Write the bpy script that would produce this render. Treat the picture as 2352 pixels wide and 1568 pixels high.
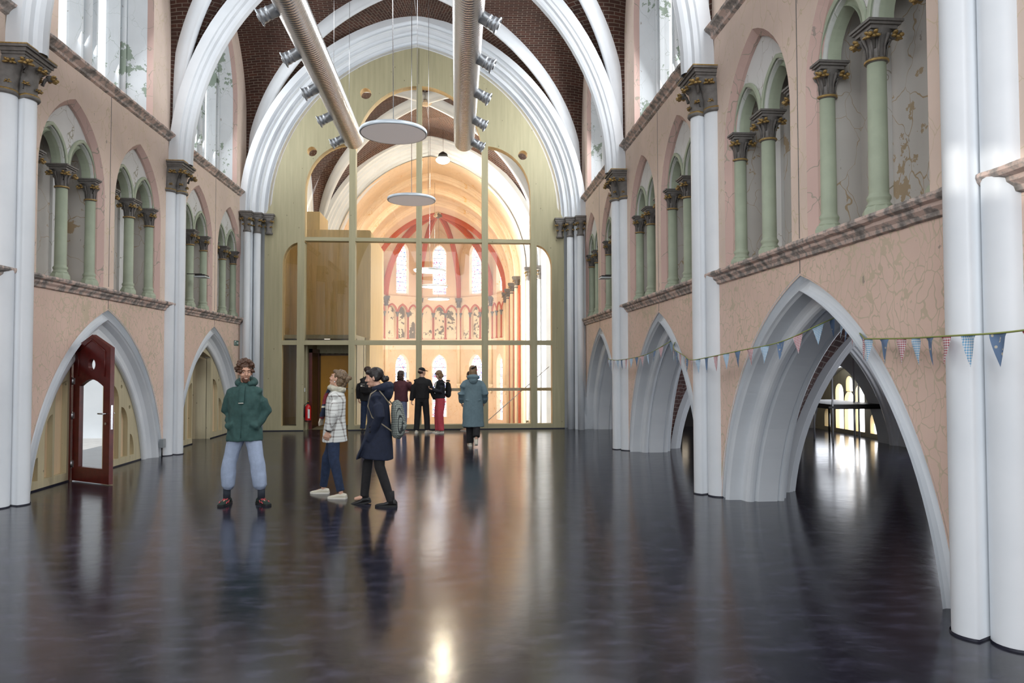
import bpy, bmesh, math, random
from math import sin, cos, pi, sqrt, asin, acos, atan2, radians
from mathutils import Vector, Matrix, noise
from mathutils.geometry import tessellate_polygon

random.seed(7)
for o in list(bpy.data.objects):
    bpy.data.objects.remove(o)
S = bpy.context.scene
COL = S.collection

# ------------------------------------------------------------------ camera
YAW, PITCH, ROLL, FPX = .0779, .0307, -.002, 1619.0
_r = Vector((cos(YAW), -sin(YAW), 0)); _f = Vector((sin(YAW), cos(YAW), 0)); _u = Vector((0, 0, 1))
_f2 = _f * cos(PITCH) + _u * sin(PITCH); _u2 = _u * cos(PITCH) - _f * sin(PITCH)
_r2 = _r * cos(ROLL) + _u2 * sin(ROLL); _u3 = _u2 * cos(ROLL) - _r * sin(ROLL)
cam_d = bpy.data.cameras.new('camera'); cam = bpy.data.objects.new('camera', cam_d); COL.objects.link(cam)
M = Matrix.Identity(4)
for i in range(3):
    M[i][0] = _r2[i]; M[i][1] = _u3[i]; M[i][2] = -_f2[i]
M[0][3], M[1][3], M[2][3] = 0, 0, 1.68
cam.matrix_world = M
cam_d.sensor_width = 36; cam_d.lens = FPX / 2352 * 36; cam_d.shift_y = 3.0 / 2352
cam_d.clip_start = .05; cam_d.clip_end = 300
S.camera = cam

# ------------------------------------------------------------------ light
S.view_settings.view_transform = 'Standard'
S.view_settings.look = 'None'
S.view_settings.exposure = -0.04
S.view_settings.gamma = 1.0
S.view_settings.use_curve_mapping = False
S.cycles.use_denoising = True
S.cycles.max_bounces = 7
S.cycles.diffuse_bounces = 4
S.cycles.glossy_bounces = 4
S.cycles.transmission_bounces = 4
S.cycles.transparent_max_bounces = 10
S.cycles.caustics_reflective = False
S.cycles.caustics_refractive = False
S.cycles.sample_clamp_indirect = 6
W = bpy.data.worlds.new('world'); S.world = W; W.use_nodes = True
W.node_tree.nodes['Background'].inputs[0].default_value = (.90, .95, 1.0, 1)
W.node_tree.nodes['Background'].inputs[1].default_value = 1.6

def area(name, loc, direction, sx, sy, power, color, spread=None):
    l = bpy.data.lights.new(name, 'AREA'); l.shape = 'RECTANGLE'; l.size = sx; l.size_y = sy
    l.energy = power; l.color = color
    if spread: l.spread = radians(spread)
    o = bpy.data.objects.new(name, l); COL.objects.link(o)
    o.location = loc
    o.rotation_euler = Vector(direction).to_track_quat('-Z', 'Y').to_euler()
    return o

XL, XR = -5.42, 3.33            # wall faces
CX = -1.045                     # nave axis
BAY0, BAY = 4.19, 4.82
PY = [BAY0 + BAY * k for k in range(-1, 4)]      # pier lines
DAY = (.94, .97, 1.0)
WARM = (1.0, .93, .82)
# daylight through the clerestory windows (a lamp filling each window opening)
for k in range(-1, 3):
    yc = BAY0 + BAY * (k + .5)
    area('daylight', (XR - .04, yc, 7.9), (-1, 0, -.35), 1.9, 2.6, (105, 195, 180, 190)[k + 1], DAY)
    area('daylight', (XL + .04, yc, 7.9), (1, 0, -.35), 1.9, 2.6, (110, 110, 95, 95)[k + 1], DAY)
area('fill_behind_camera', (CX, -6.4, 5.6), (0, 1, -.10), 7.0, 6.0, 480, DAY)  # added fill lamp, brightens the surfaces that face the camera
# daylight and lamps of the crossing and choir beyond the timber screen
area('daylight', (-8.3, 23.3, 5.0), (1, .25, -.1), 5.0, 6.0, 420, (1, .93, .82))
area('daylight', (-7.6, 26.3, 4.2), (10.6, .7, -.2), 2.0, 5.5, 1500, (1, .97, .92), 70)
area('daylight', (6.2, 23.3, 6.0), (-1, .15, -.2), 6.0, 6.0, 230, (1, .90, .76))
area('choir_light', (CX, 30.0, 7.6), (0, .8, -.6), 3.0, 2.0, 210, WARM)
area('choir_light', (CX, 36.0, 1.5), (0, .6, .3), 4.0, 2.0, 170, WARM)
# the aisle windows on the right
area('daylight', (9.25, 16.3, 1.0), (-1, -.35, .1), 1.6, 1.3, 22, (.88, .92, 1))
area('daylight', (9.0, 6.6, 1.2), (-1, 0, .05), 2.2, 1.8, 85, (.88, .92, 1))
area('daylight', (9.0, 11.4, 1.2), (-1, -.1, .05), 2.2, 1.8, 85, (.88, .92, 1))
# sun low through the left clerestory
sun = bpy.data.lights.new('sun', 'SUN'); sun.energy = 1.5; sun.angle = radians(.6); sun.color = (1, .95, .88)
so = bpy.data.objects.new('sun', sun); COL.objects.link(so)
so.rotation_euler = Vector((8.95, 1.50, -3.62)).to_track_quat('-Z', 'Y').to_euler()

# ------------------------------------------------------------------ materials
class NT:
    def __init__(s, name):
        s.m = bpy.data.materials.new(name); s.m.use_nodes = True
        s.t = s.m.node_tree; s.n = s.t.nodes
        s.b = s.n['Principled BSDF']; s.out = s.n['Material Output']
    def node(s, kind, **kw):
        n = s.n.new('ShaderNode' + kind)
        for k, v in kw.items():
            if k.startswith('i_'):
                key = k[2:]; key = int(key) if key.isdigit() else key.replace('_', ' ')
                if isinstance(v, bpy.types.NodeSocket): s.t.links.new(v, n.inputs[key])
                else: n.inputs[key].default_value = v
            else: setattr(n, k, v)
        return n
    def link(s, a, b): s.t.links.new(a, b)
    def math(s, op, a, b=None, c=None, clamp=False):
        n = s.n.new('ShaderNodeMath'); n.operation = op; n.use_clamp = clamp
        for i, v in enumerate((a, b, c)):
            if v is None: continue
            if isinstance(v, bpy.types.NodeSocket): s.t.links.new(v, n.inputs[i])
            else: n.inputs[i].default_value = v
        return n.outputs[0]
    def ramp(s, fac, stops, interp='LINEAR'):
        n = s.n.new('ShaderNodeValToRGB'); n.color_ramp.interpolation = interp
        el = n.color_ramp.elements
        while len(el) < len(stops): el.new(.5)
        for e, (p, c) in zip(el, stops):
            e.position = p; e.color = (c[0], c[1], c[2], 1) if not isinstance(c, (int, float)) else (c, c, c, 1)
        s.t.links.new(fac, n.inputs[0]); return n.outputs[0]
    def mix(s, fac, a, b):
        n = s.n.new('ShaderNodeMix'); n.data_type = 'RGBA'
        for i, v in ((0, fac), (6, a), (7, b)):
            if isinstance(v, bpy.types.NodeSocket): s.t.links.new(v, n.inputs[i])
            else: n.inputs[i].default_value = (v if i == 0 else (v[0], v[1], v[2], 1))
        return n.outputs[2]
    def coord(s, kind='Object', scale=None, loc=None):
        tc = s.node('TexCoord').outputs[kind]
        if scale or loc:
            mp = s.node('Mapping'); s.link(tc, mp.inputs[0])
            if scale: mp.inputs['Scale'].default_value = scale
            if loc: mp.inputs['Location'].default_value = loc
            return mp.outputs[0]
        return tc
    def noise(s, vec, scale, detail=3, rough=.55, dist=0):
        n = s.node('TexNoise', i_Scale=scale, i_Detail=detail, i_Roughness=rough, i_Distortion=dist)
        s.link(vec, n.inputs['Vector']); return n.outputs['Fac']
    def col(s, v, rough=.6, metal=0, spec=None):
        if isinstance(v, bpy.types.NodeSocket): s.link(v, s.b.inputs['Base Color'])
        else: s.b.inputs['Base Color'].default_value = (v[0], v[1], v[2], 1)
        s.b.inputs['Roughness'].default_value = rough; s.b.inputs['Metallic'].default_value = metal
        if spec is not None: s.b.inputs['Specular IOR Level'].default_value = spec
    def bump(s, h, strength=.3, dist=.01):
        n = s.node('Bump', i_Strength=strength, i_Distance=dist); s.link(h, n.inputs['Height'])
        s.link(n.outputs[0], s.b.inputs['Normal'])

def lin(*c):
    return tuple(((x / 255) / 12.92 if x / 255 <= .04045 else ((x / 255 + .055) / 1.055) ** 2.4) for x in c)

def plain(name, c, rough=.6, metal=0, var=.0, scale=8, bump=0, spec=None):
    t = NT(name)
    if var:
        v = t.coord(); f = t.noise(v, scale, 4)
        a = tuple(max(0, x * (1 - var)) for x in c); b = tuple(min(1, x * (1 + var)) for x in c)
        t.col(t.ramp(f, [(.3, a), (.7, b)]), rough, metal, spec)
        if bump: t.bump(t.noise(v, scale * 6, 3), bump)
    else: t.col(c, rough, metal, spec)
    return t.m

def emit(name, c, strength):
    t = NT(name); t.b.inputs['Base Color'].default_value = (0, 0, 0, 1)
    t.b.inputs['Emission Color'].default_value = (c[0], c[1], c[2], 1); t.b.inputs['Emission Strength'].default_value = strength
    return t.m

def plaster(name, pink, under, crack_scale, crack_w, patch, peel=0):
    t = NT(name); v = t.coord()
    warp = t.node('TexNoise', i_Scale=2.2, i_Detail=3.0); t.link(v, warp.inputs['Vector'])
    va = t.node('VectorMath', operation='SCALE', i_Scale=.45); t.link(warp.outputs['Color'], va.inputs[0])
    vb = t.node('VectorMath', operation='ADD'); t.link(v, vb.inputs[0]); t.link(va.outputs[0], vb.inputs[1])
    mp = t.node('Mapping'); mp.inputs['Scale'].default_value = (1, 1, .55); t.link(vb.outputs[0], mp.inputs[0])
    vo = t.node('TexVoronoi', feature='DISTANCE_TO_EDGE', i_Scale=crack_scale); t.link(mp.outputs[0], vo.inputs['Vector'])
    big = t.noise(v, .9, 3); mid = t.noise(v, 3.5, 4)
    wid = t.math('MULTIPLY', t.math('SUBTRACT', t.math('ADD', t.math('MULTIPLY', big, .7), t.math('MULTIPLY', mid, .5)), .38), crack_w, clamp=False)
    crack = t.math('LESS_THAN', vo.outputs['Distance'], wid)
    pn = t.noise(v, 4.5, 6, .65)
    pm = t.math('GREATER_THAN', t.math('ADD', t.math('MULTIPLY', pn, .6), t.math('MULTIPLY', big, .55)), patch)
    m = t.math('MAXIMUM', crack, pm)
    base = t.ramp(t.noise(v, 1.4, 5), [(.3, tuple(x * .93 for x in pink)), (.7, tuple(min(1, x * 1.06) for x in pink))])
    und = t.ramp(t.noise(v, 2.6, 4), [(.35, tuple(x * .90 for x in under)), (.65, under)])
    c = t.mix(m, base, und)
    chip = t.math('GREATER_THAN', t.noise(t.coord('Object', (1, 1, .5)), 9, 5, .6), .70)
    c = t.mix(t.math('MULTIPLY', chip, .8), c, lin(150, 140, 130))
    if peel:
        c2 = t.math('GREATER_THAN', t.noise(t.coord('Object', (1, 1, .6), (9, 2, 1)), 2.4, 6, .6), peel)
        c = t.mix(c2, c, lin(226, 228, 226))
    t.col(c, .8); t.bump(t.math('SUBTRACT', 1.0, m), .35, .004)
    return t.m

PINK = lin(226, 205, 190)
BEIGE = lin(212, 194, 162)
M_low = plaster('pink_plaster_crackled', lin(229, 201, 185), lin(213, 195, 170), 11.0, .17, .665)
M_up = plaster('pink_plaster', PINK, lin(218, 200, 172), 4.6, .06, .76)
M_pinkband = plaster('pink_plaster_band', lin(205, 175, 165), lin(172, 160, 145), 3.0, .04, .80)
M_niche = plaster('niche_plaster', lin(196, 192, 186), lin(176, 156, 128), 3.0, .03, .70)
M_tymp = plaster('tympanum_plaster', lin(222, 222, 220), lin(176, 172, 158), 2.2, .02, .84)
M_reveal = plaster('window_reveal_plaster', lin(216, 221, 224), lin(150, 164, 150), 3.0, .01, .665)
M_peach = plaster('peach_plaster', lin(236, 213, 184), lin(226, 186, 126), 3.0, .02, .71)
M_peachw = plaster('pale_patchy_plaster', lin(240, 226, 196), lin(120, 108, 84), 3.0, .02, .62)

t = NT('stone_trim'); v = t.coord()
t.col(t.ramp(t.noise(v, 7, 6, .65), [(.34, lin(112, 108, 104)), (.47, lin(158, 150, 144)), (.56, lin(212, 188, 176))]), .8)
t.bump(t.noise(v, 30, 4), .5, .01); M_string = t.m

t = NT('white_paint'); v = t.coord()
t.col(t.ramp(t.noise(v, 1.1, 4), [(.3, lin(218, 223, 228)), (.7, lin(232, 236, 240))]), .42)
t.bump(t.noise(v, 14, 3), .06, .01); M_white = t.m
M_green = plain('sage_green_paint', lin(170, 180, 158), .6, 0, .08, 5, .1)
M_greenw = plain('pale_green_paint', lin(176, 192, 168), .6, 0, .06, 5)
M_cap = plain('capital_grey', lin(112, 108, 104), .62, 0, .22, 14, .3)
M_gold = plain('gilded_leaf', lin(164, 136, 84), .42, .45, .35, 40, .3)
M_red = plain('oxide_red_paint', lin(190, 96, 66), .6, 0, .08, 6)
M_cream = plain('cream_shaft_paint', lin(240, 222, 190), .6, 0, .05, 4)
M_dark = plain('dark_sealant', lin(26, 28, 44), .5)

def brickmat(name, c1, c2, mort, patchy=True):
    t = NT(name); uv = t.coord('UV')
    br = t.node('TexBrick', i_Scale=1.0, i_Mortar_Size=.008, i_Mortar_Smooth=.15, i_Bias=-.1, i_Brick_Width=.23, i_Row_Height=.082)
    br.inputs['Color1'].default_value = (*c1, 1); br.inputs['Color2'].default_value = (*c2, 1); br.inputs['Mortar'].default_value = (*mort, 1)
    t.link(uv, br.inputs['Vector'])
    c = br.outputs['Color']
    n = t.noise(t.coord('Object'), 1.1, 5, .6)
    c = t.mix(t.ramp(n, [(.35, .55), (.65, 0)]), c, tuple(x * .45 for x in c1))
    if patchy:
        n2 = t.noise(t.coord('Object', None, (5, 3, 2)), 1.3, 5, .6)
        c = t.mix(t.math('MULTIPLY', t.ramp(n2, [(.70, 0), (.74, 1)]), t.math('SUBTRACT', 1, br.outputs['Fac']) if False else br.outputs['Fac']), c, lin(205, 200, 188))
    t.col(c, .85); t.bump(t.math('SUBTRACT', 1, br.outputs['Fac']), .5, .012)
    return t.m
M_brick = brickmat('vault_brick', lin(86, 52, 40), lin(62, 39, 31), lin(134, 124, 112))
M_brick2 = brickmat('aisle_brick', lin(98, 56, 50), lin(58, 32, 32), lin(150, 140, 134), False)

def timber(name, c, vert=True, knots=True):
    t = NT(name)
    v = t.coord('Object', (6, 6, .35) if vert else (.5, .5, 6))
    g = t.noise(v, 2.2, 5, .6)
    col = t.ramp(g, [(.3, tuple(x * .86 for x in c)), (.7, tuple(min(1, x * 1.07) for x in c))])
    if knots:
        vo = t.node('TexVoronoi', i_Scale=5.0); t.link(t.coord('Object', (1.3, 1.3, .9)), vo.inputs['Vector'])
        gate = t.math('GREATER_THAN', t.noise(t.coord('Object', None, (3, 1, 4)), 2.2, 2), .47)
        k = t.math('MULTIPLY', t.math('LESS_THAN', vo.outputs['Distance'], .075), gate)
        col = t.mix(t.math('MULTIPLY', k, .75), col, tuple(x * .3 for x in c))
    t.col(col, .55)
    return t.m
M_clt = timber('spruce_panel', lin(176, 169, 136))
M_cltrail = timber('spruce_rail', lin(180, 172, 138), False)
M_cltin = timber('spruce_reveal', lin(232, 204, 150), True, False)
M_clt2 = timber('spruce_infill', lin(200, 189, 156))
M_cltl = timber('spruce_light_board', lin(232, 206, 170))
M_mahog = plain('mahogany', lin(92, 30, 26), .28, 0, .25, 12)
M_yellow = plain('yellow_door_paint', lin(214, 150, 28), .5, 0, .05, 4)

t = NT('linoleum_floor'); v = t.coord()
n1 = t.noise(t.coord('Object', (1, 2.2, 1)), 3.5, 6, .65); n2 = t.noise(v, .5, 3)
t.col(t.ramp(n1, [(.34, lin(20, 21, 30)), (.52, lin(32, 32, 44)), (.68, lin(56, 56, 74))]), .17, 0, .55)
r_ = t.math('ADD', t.math('MULTIPLY', n1, .10), t.math('ADD', .085, t.math('MULTIPLY', n2, .06)))
t.link(r_, t.b.inputs['Roughness'])
t.bump(t.noise(t.coord('Object', (1, 1, 1)), 5, 3), .10, .01)
M_floor = t.m

def glassmat(name, tint=(1, 1, 1), ior=1.5, refl=1.0):
    t = NT(name); t.n.remove(t.b)
    tr = t.node('BsdfTransparent'); tr.inputs[0].default_value = (*tint, 1)
    gl = t.node('BsdfGlossy'); gl.inputs['Roughness'].default_value = .0
    fr = t.node('Fresnel', i_IOR=ior)
    mx = t.node('MixShader'); t.link(t.math('MULTIPLY', fr.outputs[0], refl), mx.inputs[0])
    t.link(tr.outputs[0], mx.inputs[1]); t.link(gl.outputs[0], mx.inputs[2]); t.link(mx.outputs[0], t.out.inputs[0])
    return t.m
M_glass = glassmat('clear_glass', (.97, .97, .95), 1.5, 1.15)
M_glasst = glassmat('tinted_glass', (.78, .74, .66), 1.5, 2.2)

t = NT('galvanised_duct'); v = t.coord()
t.col(lin(240, 238, 236), .27, .96)
wv = t.math('SINE', t.math('MULTIPLY', t.node('SeparateXYZ', i_0=v).outputs[1], 2 * pi / .062))
t.bump(t.math('POWER', t.math('ABSOLUTE', wv), .4), .7, .014); M_duct = t.m
M_zinc = plain('zinc_metal', lin(186, 192, 198), .42, .75, .1, 12)
M_steel = plain('steel', lin(190, 190, 192), .25, 1.0)
M_pole = plain('bright_pole', lin(226, 228, 232), .35, .4)
M_alu = plain('white_aluminium', lin(196, 206, 214), .4, .3)
M_lampoff = plain('lamp_diffuser_added_glow', lin(205, 200, 200), .5); M_lampoff.node_tree.nodes['Principled BSDF'].inputs['Emission Color'].default_value = (1, .93, .92, 1); M_lampoff.node_tree.nodes['Principled BSDF'].inputs['Emission Strength'].default_value = .22  # lamps are off; faint emission added to lighten their undersides
M_black = plain('black_metal', lin(26, 24, 26), .5)

def winglass(name, c, s, lo=.2):
    t = NT(name); v = t.coord()
    t.b.inputs['Base Color'].default_value = (.4, .4, .4, 1)
    n = t.noise(t.coord('Object', (1, 1, .6)), 3.5, 4)
    cc = t.ramp(n, [(.28, tuple(x * lo for x in c)), (.5, c), (.8, c)])
    t.link(cc, t.b.inputs['Emission Color']); t.b.inputs['Emission Strength'].default_value = s
    return t.m
M_winR = winglass('daylit_pane', (1, 1, 1), 2.2, .8)
M_winL = winglass('frosted_pane', (.93, .97, 1.0), 1.05, .45)
M_winA = winglass('aisle_pane', (.95, .97, 1.0), 4.5, .8)

def stained(name, s):
    t = NT(name); uv = t.coord('Object')
    sep = t.node('SeparateXYZ', i_0=uv)
    vo = t.node('TexVoronoi', i_Scale=19.0); t.link(uv, vo.inputs['Vector'])
    hue = t.node('SeparateColor'); t.link(vo.outputs['Color'], hue.inputs[0])
    c = t.ramp(hue.outputs[0], [(0, (.85, .9, 1)), (.42, (.8, .9, 1)), (.46, (.12, .14, .6)), (.58, (.9, .9, 1)), (.66, (.6, .04, .08)), (.74, (1, .97, .85)), (.9, (.1, .3, .6)), (.95, (1, 1, 1))], 'CONSTANT')
    bar = t.math('LESS_THAN', t.math('FRACT', t.math('MULTIPLY', sep.outputs[2], 2.0)), .07)
    ve = t.node('TexVoronoi', feature='DISTANCE_TO_EDGE', i_Scale=19.0); t.link(uv, ve.inputs['Vector'])
    lead = t.math('MAXIMUM', bar, t.math('LESS_THAN', ve.outputs['Distance'], .03))
    c = t.mix(lead, c, (.02, .02, .03))
    t.b.inputs['Base Color'].default_value = (.05, .05, .05, 1)
    t.link(c, t.b.inputs['Emission Color']); t.b.inputs['Emission Strength'].default_value = s
    return t.m
M_stain = stained('stained_glass', 5.0)

# ------------------------------------------------------------------ mesh helpers
class MB:
    def __init__(s): s.v = []; s.f = []; s.m = []; s.uv = []; s.sm = []
    def add(s, vs, fs, mat=0, uv=None, smooth=False):
        o = len(s.v); s.v += [tuple(p) for p in vs]
        for i, f in enumerate(fs):
            s.f.append([o + j for j in f]); s.m.append(mat); s.sm.append(smooth)
            s.uv.append([uv[j] for j in f] if uv else None)
        return s
    def box(s, x0, x1, y0, y1, z0, z1, mat=0):
        vs = [(x, y, z) for x in (x0, x1) for y in (y0, y1) for z in (z0, z1)]
        return s.add(vs, [(0, 1, 3, 2), (4, 6, 7, 5), (0, 4, 5, 1), (2, 3, 7, 6), (0, 2, 6, 4), (1, 5, 7, 3)], mat)
    def rings(s, rings, mat=0, caps=True, smooth=True, closed=True):
        n = len(rings[0]); vs = [p for r in rings for p in r]; fs = []
        for i in range(len(rings) - 1):
            for j in range(n if closed else n - 1):
                k = (j + 1) % n
                fs.append((i * n + j, i * n + k, (i + 1) * n + k, (i + 1) * n + j))
        s.add(vs, fs, mat, smooth=smooth)
        if caps and closed:
            o = len(s.v) - len(vs)
            s.f.append([o + j for j in range(n)][::-1]); s.m.append(mat); s.uv.append(None); s.sm.append(False)
            s.f.append([o + (len(rings) - 1) * n + j for j in range(n)]); s.m.append(mat); s.uv.append(None); s.sm.append(False)
        return s
    def lathe(s, prof, c, n=16, mat=0, caps=True, axis='z', smooth=True):
        rs = []
        for r, z in prof:
            ring = []
            for j in range(n):
                a = 2 * pi * j / n
                p = (r * cos(a), r * sin(a), z)
                if axis == 'y': p = (p[0], p[2], -p[1])
                if axis == 'x': p = (p[2], p[0], p[1])
                ring.append((c[0] + p[0], c[1] + p[1], c[2] + p[2]))
            rs.append(ring)
        return s.rings(rs, mat, caps, smooth)
    def tube(s, pts, rad, n=8, mat=0, caps=True, ref=None, sx=1.0):
        pts = [Vector(p) for p in pts]; rs = []
        for i, p in enumerate(pts):
            d = (pts[min(i + 1, len(pts) - 1)] - pts[max(i - 1, 0)]).normalized()
            a = Vector(ref) if ref else (Vector((0, 0, 1)) if abs(d.z) < .9 else Vector((1, 0, 0)))
            e1 = d.cross(a).normalized(); e2 = e1.cross(d).normalized()
            r = rad[i] if isinstance(rad, (list, tuple)) else rad
            if isinstance(r, (list, tuple)): ra, rb = r
            else: ra = r * sx; rb = r
            rs.append([p + e1 * (ra * cos(2 * pi * j / n)) + e2 * (rb * sin(2 * pi * j / n)) for j in range(n)])
        return s.rings(rs, mat, caps)
    def ball(s, c, r, mat=0, seg=12, rg=8, rot=None):
        if not isinstance(r, (list, tuple)): r = (r, r, r)
        vs = []; c = Vector(c)
        def P(a, b):
            p = Vector((r[0] * sin(b) * cos(a), r[1] * sin(b) * sin(a), r[2] * cos(b)))
            if rot: p = rot @ p
            return c + p
        vs.append(P(0, 0))
        for i in range(1, rg):
            for j in range(seg): vs.append(P(2 * pi * j / seg, pi * i / rg))
        vs.append(P(0, pi)); fs = []
        for j in range(seg):
            k = (j + 1) % seg
            fs.append((0, 1 + j, 1 + k))
            for i in range(rg - 2):
                a = 1 + i * seg
                fs.append((a + j, a + seg + j, a + seg + k, a + k))
            a = 1 + (rg - 2) * seg
            fs.append((a + j, len(vs) - 1, a + k))
        return s.add(vs, fs, mat, smooth=True)
    def poly(s, loops, place, mat=0, depth=None, back=True, sides=True, smat=None):
        """flat polygon with holes (first loop outer); place(h, z, u); depth extrudes along u"""
        L = [[Vector((a, b, 0)) for a, b in lp] for lp in loops]
        tri = tessellate_polygon(L); flat = [p for lp in loops for p in lp]
        s.add([place(a, b, 0) for a, b in flat], [tuple(t) for t in tri], mat)
        if depth:
            if back: s.add([place(a, b, depth) for a, b in flat], [tuple(t)[::-1] for t in tri], mat)
            if sides:
                for lp in loops:
                    n = len(lp)
                    vs = [place(a, b, 0) for a, b in lp] + [place(a, b, depth) for a, b in lp]
                    s.add(vs, [(i, (i + 1) % n, n + (i + 1) % n, n + i) for i in range(n)], smat if smat is not None else mat)
        return s
    def build(s, name, mats, parent=None, kind=None, bevel=0, fix=True):
        me = bpy.data.meshes.new(name); me.from_pydata(s.v, [], s.f)
        if not isinstance(mats, (list, tuple)): mats = [mats]
        for m in mats: me.materials.append(m)
        me.polygons.foreach_set('material_index', s.m)
        me.polygons.foreach_set('use_smooth', s.sm)
        if any(u for u in s.uv):
            ul = me.uv_layers.new(name='UVMap'); i = 0
            for u, f in zip(s.uv, s.f):
                for j in range(len(f)):
                    ul.data[i].uv = u[j] if u else (0, 0)
                    i += 1
        if fix:
            bm = bmesh.new(); bm.from_mesh(me)
            bmesh.ops.recalc_face_normals(bm, faces=bm.faces); bm.to_mesh(me); bm.free()
        me.update()
        o = bpy.data.objects.new(name, me); COL.objects.link(o)
        if parent is not None: o.parent = parent
        if kind: o['kind'] = kind
        if bevel:
            b = o.modifiers.new('bevel', 'BEVEL'); b.width = bevel; b.segments = 2; b.limit_method = 'ANGLE'
        return o

def tag(o, label, cat, group=None):
    o['label'] = label; o['category'] = cat
    if group: o['group'] = group
    return o

def thing(name, loc=(0, 0, 0), label=None, cat=None, group=None, rz=0):
    o = bpy.data.objects.new(name, None); COL.objects.link(o); o.location = loc; o.rotation_euler = (0, 0, rz)
    o.empty_display_size = .1
    if label: tag(o, label, cat, group)
    return o

def copy_tree(o, loc, label=None, parent=None, rz=None):
    c = o.copy(); COL.objects.link(c)
    if parent is not None: c.parent = parent
    else:
        c.location = loc
        if rz is not None: c.rotation_euler = (0, 0, rz)
        if label: c['label'] = label
    for ch in [x for x in bpy.data.objects if x.parent == o]:
        copy_tree(ch, None, None, c)
    return c

def arcp(a, rise):
    c = (rise * rise - a * a) / (2 * a); return c, a + c

def half(c, R, v, z0, zb, n=14):
    """right half of a pointed arch from its foot at height zb up to the apex"""
    r = R - v; out = []
    t0 = 0.0
    if zb < z0: out.append((r - c, zb))
    else: t0 = asin(min(1, (zb - z0) / r))
    t1 = acos(max(-1, min(1, c / r)))
    for i in range(n + 1):
        t = t0 + (t1 - t0) * i / n
        out.append((r * cos(t) - c, z0 + r * sin(t)))
    return out

def full(c, R, v, z0, zb, n=14):
    h = half(c, R, v, z0, zb, n)
    return [(-x, z) for x, z in h] + [(x, z) for x, z in h[::-1][1:]]

def mold(mb, place, c, R, z0, zb, prof, n=14, mat=0, smooth=True):
    curves = [full(c, R, v, z0, zb, n) for u, v in prof]
    m = len(curves[0]); vs = []
    for (u, v), cv in zip(prof, curves): vs += [place(x, z, u) for x, z in cv]
    fs = []
    for i in range(len(prof) - 1):
        for j in range(m - 1):
            fs.append((i * m + j, i * m + j + 1, (i + 1) * m + j + 1, (i + 1) * m + j))
    mb.add(vs, fs, mat, smooth=False)

def wallplace(side, yc=0.0):
    X = XL if side < 0 else XR
    return lambda h, z, u: (X + side * u, yc + h, z)

def roll(cu, cv, r, a0, a1, n=6):
    return [(cu + r * cos(a0 + (a1 - a0) * i / n), cv + r * sin(a0 + (a1 - a0) * i / n)) for i in range(n + 1)]

ORD = ['', 'nearest', 'second', 'third', 'farthest']
SIDE = {-1: 'left', 1: 'right'}
# ================================================================== floor
fl = MB(); fl.box(-7.4, 10.4, -6.5, 18.72, -.3, 0); fl.build('floor', M_floor, kind='structure')
lf = MB(); lf.box(-9.5, 9.5, 18.72, 46, -3.3, -3.0); lf.build('floor', plain('pale_stone_floor', lin(214, 190, 150), .5, 0, .1, 3), kind='structure')
og = MB(); og.box(-14, -6.2, 2, 18, -.25, -.1); og.build('floor', plain('pavement_outside', lin(205, 205, 205), .8, 0, .1, 5), kind='structure')

# ================================================================== walls
A_c, A_R = arcp(2.13, 2.94); A_z0 = -.40         # lower arcade arch
N_c, N_R = arcp(.87, 1.20); N_z0 = 4.27          # triforium niche
Wn_c, Wn_R = arcp(1.50, 2.05); Wn_z0 = 8.15      # clerestory opening
ZS = 5.50; RISE = 5.10                           # vault springing and rise
V_a = 4.30
V_c, V_R = arcp(V_a, RISE)
SILL = 6.03
NICH = (-1.03, 1.03)

def wall(side):
    mb = MB()
    for k in range(-1, 3):
        y0 = BAY0 + BAY * k; yc = y0 + BAY / 2; pl = wallplace(side, yc); hb = BAY / 2
        a = full(A_c, A_R, 0, A_z0, 0.0, 18)
        if k == -1:
            mb.poly([[(-hb, 0), (hb, 0), (hb, 2.80), (-hb, 2.80)]], pl, 0)
        else:
            mb.poly([[(-hb, 0)] + a + [(hb, 0), (hb, 2.80), (-hb, 2.80)]], pl, 0)
        holes = []
        for nc in NICH:
            holes.append([(x + nc, z) for x, z in full(N_c, N_R, 0, N_z0, 2.86, 10)])
        mb.poly([[(-hb, 2.80), (hb, 2.80), (hb, 6.0), (-hb, 6.0)]] + (holes if k >= 0 else []), pl, 1)
        w = full(Wn_c, Wn_R, 0, Wn_z0, SILL + .02, 12)
        mb.poly([[(-hb, 6.0), (hb, 6.0), (hb, 11.0), (-hb, 11.0)], w], pl, 1)
    # seam lines at bay centres are shallow grooves
    for k in range(0, 3):
        yc = BAY0 + BAY * (k + .5); X = XL if side < 0 else XR
        for z0, z1 in ((2.56, 2.74), (2.9, 5.92)):
            mb.box(X - side * .003, X + side * .01, yc - .006, yc + .006, z0, z1, 2)
    o = mb.build('wall_' + SIDE[side], [M_low, M_up, M_cap], kind='structure', fix=False)
    return o
wl = wall(-1); wr = wall(1)
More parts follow.
